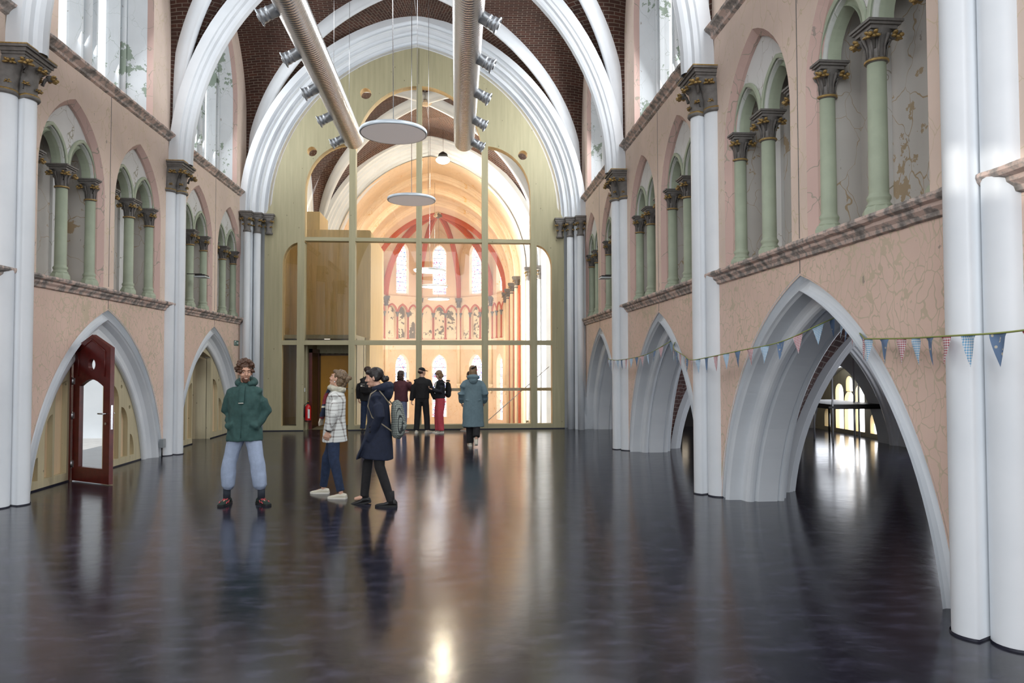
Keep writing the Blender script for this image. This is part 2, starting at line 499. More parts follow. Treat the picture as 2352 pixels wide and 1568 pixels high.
# niches (reveals and back wall) belong to the wall
for side in (-1, 1):
    mb = MB()
    for k in range(0, 3):
        for nc in NICH:
            yc = BAY0 + BAY * (k + .5) + nc; pl = wallplace(side, yc)
            mold(mb, pl, N_c, N_R, N_z0, 2.86, [(0, 0), (.07, .075)], 10, 0)
            mold(mb, pl, N_c, N_R, N_z0, 2.86, [(.07, .075), (.16, .075)], 10, 0)
            mold(mb, pl, N_c, N_R, N_z0, 2.86, [(.16, .075), (.50, .075)], 10, 1)
            mb.poly([full(N_c, N_R, .04, N_z0, 2.84, 10)], lambda h, z, u, pl=pl: pl(h, z, .50), 1)
            # small pilasters on the niche back behind the columns
            for h in (-.40, .40):
                mb.add([pl(h - .09, 2.86, .46), pl(h + .09, 2.86, .46), pl(h + .09, 4.7, .46), pl(h - .09, 4.7, .46),
                        pl(h - .09, 2.86, .5), pl(h + .09, 2.86, .5), pl(h + .09, 4.7, .5), pl(h - .09, 4.7, .5)],
                       [(0, 1, 2, 3), (0, 3, 7, 4), (1, 5, 6, 2), (3, 2, 6, 7)], 2)
            # sloping sill
            mb.add([pl(-.87, 2.86, 0), pl(.87, 2.86, 0), pl(.87, 2.95, .5), pl(-.87, 2.95, .5)], [(0, 1, 2, 3)], 3)
    mb.build('wall_' + SIDE[side] + '_niches', [M_pinkband, M_niche, M_tymp, M_string], kind='structure', fix=False)

# back side of the right arcade wall and its outer walls
mb = MB()
for k in range(0, 3):
    yc = BAY0 + BAY * (k + .5); hb = BAY / 2
    pl = lambda h, z, u, yc=yc: (XR + .80, yc + h, z)
    mb.poly([[(-hb, 0)] + full(A_c, A_R, .05, A_z0, 0, 18) + [(hb, 0), (hb, 3.8), (-hb, 3.8)]], pl, 0)
mb.build('wall_right', [M_white], kind='structure', fix=False)

# string courses: moulded ledges along both walls
n = 0
for side in (-1, 1):
    X = XL if side < 0 else XR
    for zt, prof in ((2.86, [(0, -.17), (.03, -.16), (.04, -.13), (.07, -.10), (.075, -.075), (.11, -.06), (.125, -.035), (.12, -.01), (0, .0)]),
                     (6.05, [(0, -.16), (.04, -.14), (.05, -.11), (.09, -.08), (.12, -.06), (.13, -.03), (.10, 0), (0, .02)])):
        n += 1
        for k in range(-1, 3):
            y0, y1 = BAY0 + BAY * k + .05, BAY0 + BAY * (k + 1) - .05
            mb = MB(); N = 60; rs = []
            for i in range(N + 1):
                y = y0 + (y1 - y0) * i / N
                rs.append([(X - side * (u * (1 + .10 * noise.noise((y * 7, u * 40, side))) + .004 * noise.noise((y * 23, w * 30, 2))), y, zt + w + .006 * noise.noise((y * 9, w * 20, 5))) for u, w in prof])
            mb.rings(rs, 0, False, False, False)
            mb.build('trim_%d' % n, M_string, kind='structure', fix=False)

# ================================================================== clustered columns
SH_R = .13
def lobes(px, py, side, r, scale=1.0, n=10):
    """outline of three merged shafts (plan) facing the nave; returned from near to far"""
    X = px
    cs = [(X + side * 0.01, py - .165 * scale), (X - side * .12 * scale, py), (X + side * .01, py + .165 * scale)]
    pts = []
    rr = r * scale
    spans = [(-100, 62), (-62, 62), (-62, 100)]
    for (cx, cy), (a0, a1) in zip(cs, spans):
        for i in range(n + 1):
            a = radians(a0 + (a1 - a0) * i / n)
            pts.append((cx - side * rr * cos(a), cy + rr * sin(a)))
    return pts
def pier(k, side):
    X = XL if side < 0 else XR; y = PY[k]
    nm = {0: 'behind the camera line', 1: 'nearest', 2: 'second', 3: 'third', 4: 'farthest'}[k]
    root = thing('clustered_column', (X, y, 0), '%s white clustered column on the %s nave wall with dark gilded capital' % (nm, SIDE[side]), 'column', 'clustered columns along the nave walls')
    mb = MB(); rs = []
    for z in (.0, 2.5, 4.97):
        rs.append([(px, py, z) for px, py in lobes(0, 0, side, SH_R)])
    mb.rings(rs, 0, False, True, False)
    mb.build('shaft', M_white, root, fix=False)
    mb = MB(); rs = []
    for z, s in ((0, 1.05), (.015, 1.04)):
        rs.append([(px, py, z) for px, py in lobes(0, 0, side, SH_R, s)])
    mb.rings(rs, 0, False, True, False)
    mb.build('base_joint', M_dark, root, fix=False)
    capital(root, side)
def leaf(mb, c, sz, ang, rnd):
    """a curled lobed leaf on the end of a stalk, opening in the direction ang"""
    dx, dy = cos(ang), sin(ang); c = Vector(c)
    def L(a, r_, up, ln, wd, th, m):
        d = Vector((dx * cos(a) - dy * sin(a), dx * sin(a) + dy * cos(a), up)).normalized()
        q = d.to_track_quat('X', 'Z').to_matrix()
        mb.ball(c + d * r_ * sz, (ln * sz, wd * sz, th * sz), m, 8, 6, q)
    mb.ball(c, (.030 * sz, .030 * sz, .026 * sz), 0, 8, 6)
    for a in (-1.25, -.42, .42, 1.25): L(a + rnd.uniform(-.1, .1), .034, -.55 + .2 * abs(a), .030, .017, .011, 1)
    for a in (-.9, 0, .9): L(a, .030, .35, .026, .018, .011, 1 if a else 0)
    L(0, .050, -.1, .018, .016, .014, 1)
    mb.tube([c - Vector((dx, dy, 0)) * .05 * sz - Vector((0, 0, .07)) * sz, c - Vector((dx, dy, 0)) * .03 * sz - Vector((0, 0, .02)) * sz, c], [.014 * sz, .014 * sz, .018 * sz], 6, 0)
def capital(root, side):
    # bell: from the three lobes out to the rectangular abacus
    mb = MB(); rs = []
    base = lobes(0, 0, side, SH_R, 1.0); N = len(base)
    def rectpt(i, hw, pr):
        # walk the same number of points round a half rectangle
        t = i / (N - 1); L = pr + 2 * hw + pr; s = t * L
        if s < pr: return (-side * s, -hw)
        if s < pr + 2 * hw: return (-side * pr, -hw + (s - pr))
        return (-side * (L - s), hw)
    for z, f in ((4.965, 0), (5.05, .04), (5.14, .12), (5.22, .28), (5.29, .52), (5.345, .8), (5.37, .86)):
        ring = []
        for i, (px, py) in enumerate(base):
            qx, qy = rectpt(i, .27, .27)
            flute = 1 + .03 * sin(i * 1.9) * (1 - f)
            ring.append(((px + (qx - px) * f) * flute, (py + (qy - py) * f) * flute, z))
        rs.append(ring)
    mb.rings(rs, 0, False, True, False)
    cap = mb.build('capital', M_cap, root, fix=False)
    # neck ring
    mb = MB(); rs = []
    for z, s in ((4.925, 1.0), (4.925, 1.1), (4.945, 1.16), (4.965, 1.14)):
        rs.append([(px, py, z) for px, py in lobes(0, 0, side, SH_R, s)])
    mb.rings(rs, 0, False, True, False); rs = []
    for z, s in ((4.965, 1.145), (4.985, 1.13), (4.992, 1.0)):
        rs.append([(px, py, z) for px, py in lobes(0, 0, side, SH_R, s)])
    mb.rings(rs, 1, False, True, False)
    mb.build('neck_ring', [M_cap, M_gold], cap, fix=False)
    # abacus
    mb = MB()
    for z0, z1, hw, pr in ((5.365, 5.40, .26, .265), (5.40, 5.43, .275, .275), (5.43, 5.475, .295, .295), (5.475, 5.515, .32, .32)):
        x0, x1 = sorted((side * .04, -side * pr))
        mb.box(x0, x1, -hw, hw, z0, z1, 0)
    x0, x1 = sorted((side * .04, -side * .324)); mb.box(x0, x1, -.324, .324, 5.502, 5.517, 1)
    mb.build('abacus', [M_cap, M_gold], cap)
    # crocket leaves at the corners and middles, smaller sprigs lower down
    rnd = random.Random(5)
    for (cx_, cy_, cz_, s_) in ((-side * .27, -.25, 5.31, 1), (-side * .27, .25, 5.31, 1), (-side * .29, 0, 5.31, .85), (-side * .10, -.27, 5.31, .8), (-side * .10, .27, 5.31, .8),
                               (-side * .20, -.13, 5.10, .5), (-side * .20, .13, 5.10, .5), (-side * .06, -.24, 5.08, .5), (-side * .06, .24, 5.08, .5), (-side * .26, 0, 5.06, .4)):
        mb = MB(); leaf(mb, (cx_, cy_, cz_), 1.6 * (s_ ** .9), atan2(cy_, cx_ + side * .02), rnd)
        for i in range(0):
            a = rnd.uniform(0, 2 * pi)
            mb.ball((cx_ + rnd.uniform(-.05, .05) * s_, cy_ + rnd.uniform(-.05, .05) * s_, cz_ + rnd.uniform(-.065, .035) * s_), rnd.uniform(.018, .034) * s_, i % 2, 8, 5)
        mb.build('leaf_crocket', [M_cap, M_gold], cap, fix=False)
for k in range(1, 4):
    for side in (-1, 1): pier(k, side)

# ================================================================== lower arches
right_prof = ([(.015, -.02)] + roll(.045, .075, .075, radians(-95), radians(120), 8) + [(.03, .15), (.05, .165), (.19, .175), (.205, .215)]
              + roll(.27, .25, .06, radians(190), radians(20), 7) + [(.345, .285), (.36, .30), (.60, .30), (.615, .27)]
              + roll(.66, .24, .05, radians(150), radians(-10), 6) + [(.725, .22), (.735, .13), (.80, .11), (.82, .06), (.82, 0)])
left_prof = ([(.015, -.02)] + roll(.045, .075, .075, radians(-95), radians(110), 8) + [(.03, .15), (.05, .17), (.12, .21), (.16, .28), (.165, .34)]
             + roll(.20, .38, .05, radians(200), radians(30), 6) + [(.25, .42), (.26, .46), (.34, .47)])
for side in (-1, 1):
    for k in range(0, 3):
        yc = BAY0 + BAY * (k + .5)
        mb = MB()
        base = wallplace(side, 0)
        prof = [(u - .02, v) for u, v in (right_prof if side > 0 else left_prof)]
        mold(mb, base, A_c, A_R, A_z0, 0, prof, 22)
        o = mb.build('arch_moulding', M_white, fix=False)
        o.location = (0, yc, 0)
        tag(o, 'white moulded pointed arch rising from the floor, %s on the %s wall' % (['nearest', 'middle', 'farthest'][k], SIDE[side]), 'arch', 'pointed arches at floor level')
        mb = MB(); cv = full(A_c, A_R, 0, A_z0, 0, 2)
        o2 = None

# ================================================================== triforium
def arcade_col(side):
    root = thing('arcade_column')
    mb = MB(); mb.lathe([(.10, 2.97 - 2.9), (.10, .085), (.085, .10), (.085, .12), (.095, .135), (.095, .15), (.078, .175), (.078, .19), (.075, 1.27)], (0, 0, 0), 16)
    mb.build('shaft', M_green, root)
    mb = MB(); mb.lathe([(.13, -.02), (.13, .03), (.115, .06), (.10, .075)], (0, 0, 0), 8, smooth=False)
    mb.build('plinth', M_green, root)
    mb = MB(); mb.lathe([(.076, 1.27), (.092, 1.28), (.094, 1.295), (.076, 1.31), (.07, 1.33), (.075, 1.40), (.095, 1.47), (.125, 1.53)], (0, 0, 0), 16, 0)
    for i in range(10):
        a = 2 * pi * i / 10
        mb.tube([(.074 * cos(a), .074 * sin(a), 1.31), (.082 * cos(a), .082 * sin(a), 1.40), (.12 * cos(a), .12 * sin(a), 1.49)], [.008, .01, .016], 5, 0)
    cap = mb.build('capital', M_cap, root)
    mb = MB(); mb.lathe([(.092, 1.278), (.098, 1.285), (.095, 1.298), (.08, 1.304)], (0, 0, 0), 16, 0)
    mb.build('neck_ring', M_gold, cap)
    mb = MB(); mb.box(-.115, .115, -.115, .115, 1.525, 1.555); mb.box(-.135, .135, -.135, .135, 1.555, 1.575); mb.box(-.15, .15, -.15, .15, 1.575, 1.597)
    mb.build('abacus', M_cap, cap)
    rnd = random.Random(3)
    for i in range(4):
        a = pi / 4 + i * pi / 2
        mb = MB(); leaf(mb, (.128 * cos(a), .128 * sin(a), 1.475), 1.25, a, rnd)
        for j in range(0):
            mb.ball((.135 * cos(a) + rnd.uniform(-.028, .028), .135 * sin(a) + rnd.uniform(-.028, .028), 1.475 + rnd.uniform(-.045, .03)), rnd.uniform(.014, .024), j % 2, 7, 5)
        mb.build('leaf_crocket', [M_cap, M_gold], cap, fix=False)
    return root
acol = arcade_col(1); first = True
ZC = 2.91
for side in (-1, 1):
    X = (XL if side < 0 else XR) + side * .17
    for k in range(0, 3):
        for ni, nc in enumerate(NICH):
            yc = BAY0 + BAY * (k + .5) + nc
            for j, h in enumerate((-.80, 0, .80)):
                lab = 'pale green column, %s of three in the %s niche, %s bay of the %s wall' % (['nearest', 'middle', 'farthest'][j], ['nearer', 'farther'][ni], ['nearest', 'middle', 'farthest'][k], SIDE[side])
                if first: o = acol; o.location = (X, yc + h, ZC); o['label'] = lab; first = False; o['category'] = 'column'; o['group'] = 'green columns of the wall arcades'
                else: o = copy_tree(acol, (X, yc + h, ZC), lab)
            # white tympanum with two pointed openings edged in green
            pl = lambda h, z, u, side=side: ((XL if side < 0 else XR) + side * (u + .11), h, z)
            c2, R2 = arcp(.355, .46); z2 = 4.505
            holes = []
            outer = full(N_c, N_R, .05, N_z0, z2, 10)
            path = [outer[0]]
            o1 = [(x - .40, z) for x, z in full(c2, R2, .02, z2, z2, 8)]
            o3 = [(x + .40, z) for x, z in full(c2, R2, .02, z2, z2, 8)]
            loop = [p for p in outer] + o3[::-1] + o1[::-1]
            mb = MB(); mb.poly([loop], pl, 0, .12)
            root = thing('blind_arch', (0, yc, 0), 'white plaster panel over twin green arches, %s niche, %s bay, %s wall' % (['nearer', 'farther'][ni], ['nearest', 'middle', 'farthest'][k], SIDE[side]), 'arch', 'twin arches in the wall niches')
            mb.build('plaster_panel', M_tymp, root)
            for hh in (-.40, .40):
                mb = MB()
                pl2 = lambda h, z, u, side=side, hh=hh: ((XL if side < 0 else XR) + side * (u + .085), h + hh, z)
                prof = [(.02, -.045), (-.005, -.04), (-.005, -.005)] + roll(.035, .035, .045, radians(-140), radians(90), 6) + [(.08, .085), (.16, .085), (.16, .02)]
                mold(mb, pl2, c2, R2, z2, z2, prof, 9)
                mb.build('green_arch', M_green, root, fix=False)

# ================================================================== clerestory windows
wn = 0
for side in (-1, 1):
    for k in range(-1, 3):
        yc = BAY0 + BAY * (k + .5); wn += 1
        root = thing('window_%d' % wn, (0, 0, 0)); root['kind'] = 'structure'
        pl = wallplace(side, yc)
        mb = MB()
        # splayed reveal, sloping sill
        mold(mb, pl, Wn_c, Wn_R, Wn_z0, SILL + .02, [(0, 0), (.10, .03)], 12, 0)
        mold(mb, pl, Wn_c, Wn_R, Wn_z0, SILL + .02, [(.10, .03), (.34, .24), (.36, .24), (.42, .30)], 12, 1)
        mb.add([pl(-1.5, SILL, 0), pl(1.5, SILL, 0), pl(1.5, SILL + .30, .55), pl(-1.5, SILL + .30, .55)], [(0, 1, 2, 3)], 2)
        mb.build('reveal', [M_pinkband, M_reveal, M_string], root, fix=False)
        lc, lR = arcp(.40, .62); lz = 8.55
        outer = full(Wn_c, Wn_R, .24, Wn_z0, SILL + .1, 12)
        hl = [[(x + s * .60, z) for x, z in full(lc, lR, 0, lz, SILL + .32, 8)] for s in (-1, 1)]
        mb = MB(); mb.poly([outer] + hl, lambda h, z, u, pl=pl: pl(h, z, .40 + u), 0)
        for s in (-1, 1):
            p3 = lambda h, z, u, pl=pl, s=s: pl(h + s * .60, z, u)
            mold(mb, p3, lc, lR, lz, SILL + .3, [(.40, 0), (.34, .01), (.34, .05), (.42, .06), (.50, .09), (.56, .09)], 8, 0)
        # central roll
        mb.tube([pl(0, SILL + .2, .38), pl(0, 9.6, .38)], .07, 10, 0)
        for s in (-1, 1): mb.tube([pl(s * 1.14, SILL + .2, .36), pl(s * 1.14, 8.6, .36)], .05, 8, 0)
        mb.build('tracery', M_reveal, root, fix=False)
        for s in (-1, 1):
            mb = MB(); mb.poly([[(x + s * .60, z) for x, z in full(lc, lR, .08, lz, SILL + .3, 8)]], lambda h, z, u, pl=pl: pl(h, z, .54), 0)
            mb.build('pane', M_winL if side < 0 else M_winR, root, fix=False)
            if side < 0 and k == -1:      # unseen window: foot made clear glass to shape the sun patch
                lo = mb.__class__(); old = root.children[-1] if False else [c for c in bpy.data.objects if c.parent == root and c.name.startswith('pane')][-1]
                bpy.data.objects.remove(old)
                for z0, z1, mt in ((SILL + .30, SILL + .66, M_glass), (SILL + .66, 9.1, M_winL)):
                    mb = MB(); mb.poly([[(s * .60 - .32, z0), (s * .60 + .32, z0), (s * .60 + .32, z1), (s * .60 - .32, z1)]], lambda h, z, u, pl=pl: pl(h, z, .54), 0); mb.build('pane', mt, root, fix=False)

# ================================================================== nave vault
DST = 1.2
def dcurve(dl, rise, dz, st):
    q = max(0, dz - st) / (rise - st)
    return dl * sqrt(max(0, 1 - q * q))
def vault(yc, hb, name='ceiling', mat=None, wall_a=2.25, wall_z=2.5, xa=V_a, rise=RISE, zs=ZS, apex=0, st=DST):
    N = 22; mb = MB()
    c, R = arcp(xa, rise)
    dl = sqrt(xa * xa + hb * hb); dc, dR = arcp(dl, rise)
    wc, wR = arcp(wall_a, rise - wall_z)
    lv = [rise * sin(pi / 2 * i / N) for i in range(N + 1)]
    for sx in (-1, 1):
        for sy in (-1, 1):
            T, D, Wc = [], [], []
            for dz in lv:
                dz = min(dz, rise - 1e-6)
                T.append(Vector((CX + sx * max(0, sqrt(R * R - dz * dz) - c), yc + sy * hb, zs + dz)))
                h = dcurve(dl, rise, dz, st) / dl
                D.append(Vector((CX + sx * xa * h, yc + sy * hb * h, zs + dz)))
                y = wall_a + (hb - wall_a) * max(0, 1 - dz / .8) if dz < wall_z else max(0, sqrt(wR * wR - (dz - wall_z) ** 2) - wc)
                Wc.append(Vector((CX + sx * (xa + .08), yc + sy * y, zs + dz)))
            for A in (T, Wc):
                K = 10; vs, uv, fs = [], [], []; al = 0
                for i in range(len(lv)):
                    if i: al += (D[i] - D[i - 1]).length
                    L = (A[i] - D[i]).length
                    for j in range(K + 1):
                        p = A[i].lerp(D[i], j / K)
                        p.z += .05 * sin(pi * j / K) * min(1, L)
                        vs.append(p); uv.append((L * j / K * 1.0 + (3 if A is T else 0), al))
                for i in range(len(lv) - 1):
                    for j in range(K):
                        a = i * (K + 1) + j
                        fs.append((a, a + 1, a + K + 2, a + K + 1))
                mb.add(vs, fs, 0, uv, True)
    return mb.build(name, mat or M_brick, kind='structure', fix=False)
for k in range(-1, 3): vault(BAY0 + BAY * (k + .5), BAY / 2)

def ribprof(w, d):
    return [(-w, -.08), (-w, d * .30), (-w * .86, d * .36), (-w * .80, d * .55), (-w * .55, d * .62), (-w * .50, d * .78), (-w * .34, d * .93), (0, d),
            (w * .34, d * .93), (w * .50, d * .78), (w * .55, d * .62), (w * .80, d * .55), (w * .86, d * .36), (w, d * .30), (w, -.08)]
def transverse(y, w, d, label, v0=0, mat=None, name='transverse_rib', zb=ZS, xa=V_a, rise=RISE, group='transverse ribs of the nave vault', cat='vault rib', n=26):
    c, R = arcp(xa, rise); mb = MB()
    mold(mb, lambda h, z, u: (CX + h, u, z), c, R, ZS, zb, [(u, v + v0) for u, v in ribprof(w, d)], n)
    o = mb.build(name, mat or M_white, fix=False); o.location = (0, y, 0)
    tag(o, label, cat, group); return o
def diagonal(yc, hb, s, w, d, label, mat=None, group='diagonal ribs of the nave vault', xa=V_a, rise=RISE):
    dl = sqrt(xa * xa + hb * hb); mb = MB()
    ex, ey = xa / dl, s * hb / dl; pf = ribprof(w, d); n = 30
    for u, v in pf:
        a_, b_ = dl - v, rise - DST - v
        half_ = [(a_, ZS)] + [(a_ * cos(pi / 2 * i / n), ZS + DST + b_ * sin(pi / 2 * i / n)) for i in range(n + 1)]
        cv = [(-x, z) for x, z in half_] + half_[::-1][1:]
        mb.v += [(CX + h * ex - u * ey, h * ey + u * ex, z) for h, z in cv]
    m = 2 * (n + 2) - 1
    for i in range(len(pf) - 1):
        for j in range(m - 1):
            mb.f.append((i * m + j, i * m + j + 1, (i + 1) * m + j + 1, (i + 1) * m + j)); mb.m.append(0); mb.uv.append(None); mb.sm.append(True)
    o = mb.build('diagonal_rib', mat or M_white, fix=False); o.location = (0, yc, 0)
    tag(o, label, 'vault rib', group); return o
names = {1: 'overhead nearest', 2: 'second', 3: 'third'}
for k, nm in ((1, 'nearest'), (2, 'second'), (3, 'third')):
    transverse(PY[k], .20, .30, '%s white transverse rib spanning the brick nave vault between the side capitals' % nm)
for k, nm in ((0, 'nearest'), (1, 'middle'), (2, 'farthest')):
    yc = BAY0 + BAY * (k + .5)
    diagonal(yc, BAY / 2, 1, .11, .22, 'white diagonal rib of the %s nave bay, near left to far right' % nm)
    diagonal(yc, BAY / 2, -1, .11, .22, 'white diagonal rib of the %s nave bay, far left to near right' % nm)

# ================================================================== end arch and timber screen
Y_S = 18.37
mb = MB(); c, R = V_c, V_R
prof = [(-.42, -.10), (-.42, .06)] + roll(-.36, .09, .06, radians(-100), radians(60), 5) + [(-.30, .16), (-.26, .17), (-.25, .25)] \
     + roll(-.19, .27, .06, radians(-120), radians(60), 5) + [(-.13, .34), (-.10, .35), (-.09, .43)] + roll(-.04, .45, .06, radians(-120), radians(70), 5) + [(.03, .52), (.06, .53), (.07, .60), (.12, .62), (.5, .62)]
mold(mb, lambda h, z, u: (CX + h, u, z), c, R, ZS, ZS - .02, prof, 28)
o = mb.build('end_arch_moulding', M_white, fix=False); o.location = (0, 18.42, 0)
tag(o, 'broad white moulded pointed arch framing the timber and glass screen', 'arch')

def round_capital(root, x, y, z0, z1, r, s, mats, name='capital', seed=1):
    mb = MB(); H = z1 - z0
    mb.lathe([(r, z0), (r * 1.25, z0 + .02 * s), (r * 1.25, z0 + .05 * s), (r * .95, z0 + .07 * s), (r * 1.0, z0 + H * .45), (r * 1.3, z0 + H * .65), (r * 1.75, z1 - .13 * s)], (x, y, 0), 14, 0)
    hw = r * 1.55
    for a, b, k in ((z1 - .13 * s, z1 - .09 * s, 1.0), (z1 - .09 * s, z1 - .04 * s, 1.08), (z1 - .04 * s, z1, 1.2)):
        mb.box(x - hw * k, x + hw * k, y - hw * k, y + hw * k, a, b, 0)
    cap = mb.build(name, mats, root)
    rnd = random.Random(seed)
    for zz, rr, m in ((z1 - .19 * s, r * 1.55, 1.0), (z0 + H * .38, r * 1.15, .7)):
        for i in range(4):
            a = pi / 4 + i * pi / 2; mb = MB(); leaf(mb, (x + rr * cos(a), y + rr * sin(a), zz), 1.15 * s * m, a, rnd)
            for j in range(0):
                mb.ball((x + rr * cos(a) + rnd.uniform(-.025, .025) * s, y + rr * sin(a) + rnd.uniform(-.025, .025) * s, zz + rnd.uniform(-.035, .03) * s), rnd.uniform(.014, .024) * s * m, j % 2, 7, 5)
            mb.build('leaf_crocket', mats, cap, fix=False)
    return cap
for side in (-1, 1):
    # shafts standing in front of the screen edge with three stepped capitals
    root = thing('end_column_cluster', (CX + side * 4.22, 18.1, 0), 'slender white shafts with three stepped gilded capitals beside the timber screen, %s side' % SIDE[side], 'column', 'column clusters beside the timber screen')
    for i, (dx, y) in enumerate(((.02, -.07), (-side * .22, .12), (-side * .47, .26))):
        if i < 2:
            mb = MB(); mb.lathe([(.085, 0), (.085, 5.02)], (dx, y, 0), 18); mb.build('shaft', M_white, root)
        round_capital(root, dx, y, 5.0, 5.52, .08, 1.0, [M_cap, M_gold], seed=i)
    mb = MB(); x0, x1 = sorted((side * .18, -side * .12)); mb.box(x0, x1, 0.02, .40, 0, 5.4)
    mb.build('backing_pier', M_white, root)

mb = MB()
for s in (-1, 1):
    x0, x1 = sorted((CX + s * 3.84, CX + s * 4.9)); mb.box(x0, x1, 18.62, 18.74, -3, 6.2)
mb.build('wall_back', M_white, kind='structure')
root = thing('timber_screen', (CX, Y_S, 0), 'pale spruce screen with arched windows filling the end of the nave', 'screen')
def ell(x0, z0, x1, z1, n=12):
    """quarter ellipse from (x0,z0) where it is vertical to (x1,z1) where it is level"""
    return [(x1 + (x0 - x1) * cos(pi / 2 * i / n), z0 + (z1 - z0) * sin(pi / 2 * i / n)) for i in range(n + 1)]
XO = -1.0 - CX
def sx_(x): return x - CX            # screen-local
glz = [(-4.45, 0)] + ell(-4.45, 4.25, -4.03, 4.82, 10) + [(-3.90, 4.82)] + ell(-3.90, 6.15, -2.70, 7.42) + ell(-2.62, 7.25, -.99, 8.97) + ell(.65, 7.25, -.99, 8.97)[::-1] \
      + ell(1.93, 6.15, .73, 7.42)[::-1] + [(1.93, 4.82), (2.06, 4.82)] + ell(2.49, 4.25, 2.06, 4.82, 10)[::-1] + [(2.49, 0)]
glz = [(sx_(a), b) for a, b in glz]
sc_c, sc_R = V_c, V_R
top = [(x, z) for x, z in full(sc_c, sc_R, .60, ZS, ZS, 20)]
outer = [(-3.86, 0), (-3.86, 5.0), (-3.86, ZS)] + top[1:-1] + [(3.86, ZS), (3.86, 5.0), (3.86, 0)]
def ring(cx, cz, r, n=20): return [(cx + r * cos(2 * pi * i / n), cz + r * sin(2 * pi * i / n)) for i in range(n)]
ports = [ring(sx_(x), z, r) for x, z, r in ((-2.37, 8.73, .145), (.36, 8.73, .145), (-3.73, 7.18, .125), (1.73, 7.20, .125))]
mb = MB(); pl = lambda h, z, u: (h, u, z)
mb.poly([outer + glz[::-1]] + ports, pl, 0, .26, smat=1)
mb.build('panel', [M_clt, M_cltin], root, fix=False)
posts = [(-4.08, -3.90, 4.84), (-2.78, -2.62, 7.5), (-1.06, -.92, 9.02), (.65, .81, 7.5), (1.93, 2.09, 4.84)]
for a, b, zt in posts:
    mb = MB(); mb.box(sx_(a), sx_(b), -.004, .262, 0, zt); mb.build('post', M_clt, root)
mb = MB(); mb.box(sx_(-1.0) - .004, sx_(-1.0) + .004, -.003, .01, 9.0, 9.95); mb.build('panel_joint', M_dark, root)
cols = [(-4.45, -4.08), (-3.90, -2.78), (-2.62, -1.06), (-.92, .65), (.81, 1.93), (2.09, 2.49)]
for i, (a, b) in enumerate(cols):
    rails = [(2.19, 2.31)] + ([(4.87, 4.965)] if 1 <= i <= 4 else []) + ([(0, .13)] if i != 1 else [])
    for z0, z1 in rails:
        mb = MB(); mb.box(sx_(a) - .01, sx_(b) + .01, .006, .25, z0, z1); mb.build('transom', M_cltrail, root)
for a, b in cols[2:]:
    mb = MB(); mb.box(sx_(a), sx_(b), .20, .36, .985, 1.06); mb.build('guard_rail', M_cltin, root)
def quad(a, b, z0, z1): return [(a, z0), (b, z0), (b, z1), (a, z1)]
gy = .15
panes = []
panes.append(([(-4.45, 2.31)] + ell(-4.45, 4.25, -4.03, 4.82, 8) + [(-4.03, 2.31)], 1)); panes.append((quad(-4.45, -4.03, .13, 2.19), 1))
panes.append(([(2.49, 2.31)] + ell(2.49, 4.25, 2.06, 4.82, 8) + [(2.06, 2.31)], 0)); panes.append((quad(2.06, 2.49, .13, 2.19), 0))
panes.append((quad(-3.90, -2.7, 2.31, 4.87), 1)); panes.append(([(-3.90, 4.965)] + ell(-3.90, 6.15, -2.70, 7.42) + [(-2.70, 4.965)], 0))
panes.append(([(1.93, 4.965)] + ell(1.93, 6.15, .73, 7.42) + [(.73, 4.965)], 0)); panes.append((quad(.73, 1.93, 2.31, 4.87), 0)); panes.append((quad(.73, 1.93, .13, 2.19), 0))
panes.append(([(-2.62, 4.965)] + ell(-2.62, 7.25, -.99, 8.97) + [(-.99, 4.965)], 0)); panes.append((quad(-2.62, -.99, 2.31, 4.87), 0)); panes.append((quad(-2.62, -.99, .13, 2.19), 0))
panes.append(([(.65, 4.965)] + ell(.65, 7.25, -.99, 8.97) + [(-.99, 4.965)], 0)); panes.append((quad(-.99, .65, 2.31, 4.87), 0)); panes.append((quad(-.99, .65, .13, 2.19), 0))
for lp, kd in panes:
    mb = MB(); mb.poly([[(sx_(a), b) for a, b in lp]], lambda h, z, u: (h, gy + u, z), 0)
    mb.build('glass_pane', M_glasst if kd else M_glass, root, fix=False)
for rg in ports:
    mb = MB(); mb.poly([rg], lambda h, z, u: (h, .14 + u, z), 0); mb.build('porthole_glass', M_glass, root, fix=False)
# dark joint under the screen
for a, b in ((-3.86, sx_(-3.90)), (sx_(-2.78), 3.86)):
    mb = MB(); mb.box(a, b, -.012, .01, 0, .022); mb.build('base_joint', M_dark, root)

# vestibule behind the doorway with the yellow door, and the tall timber stair box behind the left panes
mb = MB()
mb.box(-4.9, -4.75, 18.64, 24.2, 0, 5.55)
mb.box(-4.9, -2.55, 24.1, 24.25, -3.0, 5.55)
mb.box(-2.62, -2.50, 20.5, 24.25, -3.0, 5.55)
mb.box(-3.75, -2.50, 20.45, 20.6, 2.45, 5.55); mb.box(-4.75, -3.75, 20.45, 20.6, 0, 5.55)
mb.box(-4.8, -2.6, 20.55, 24.15, 5.45, 5.54); mb.box(-4.9, -3.97, 20.7, 22.0, 5.5, 6.12)
o = mb.build('stair_enclosure', M_cltin); tag(o, 'tall pale timber enclosure standing behind the left panes of the screen', 'enclosure')
mb = MB(); mb.box(-4.75, -2.63, 18.64, 20.45, 2.36, 2.46); mb.box(-3.98, -3.87, 18.64, 19.9, 0, 2.36); mb.box(-2.66, -2.60, 18.64, 20.45, 0, 2.36)
mb.box(-3.98, -2.6, 19.9, 20.0, 1.98, 2.36); mb.box(-3.98, -3.84, 19.9, 20.0, 0, 1.98); mb.box(-2.86, -2.6, 19.9, 20.0, 0, 1.98)
mb.box(-5.0, -2.6, 18.64, 20.45, -.2, .0)
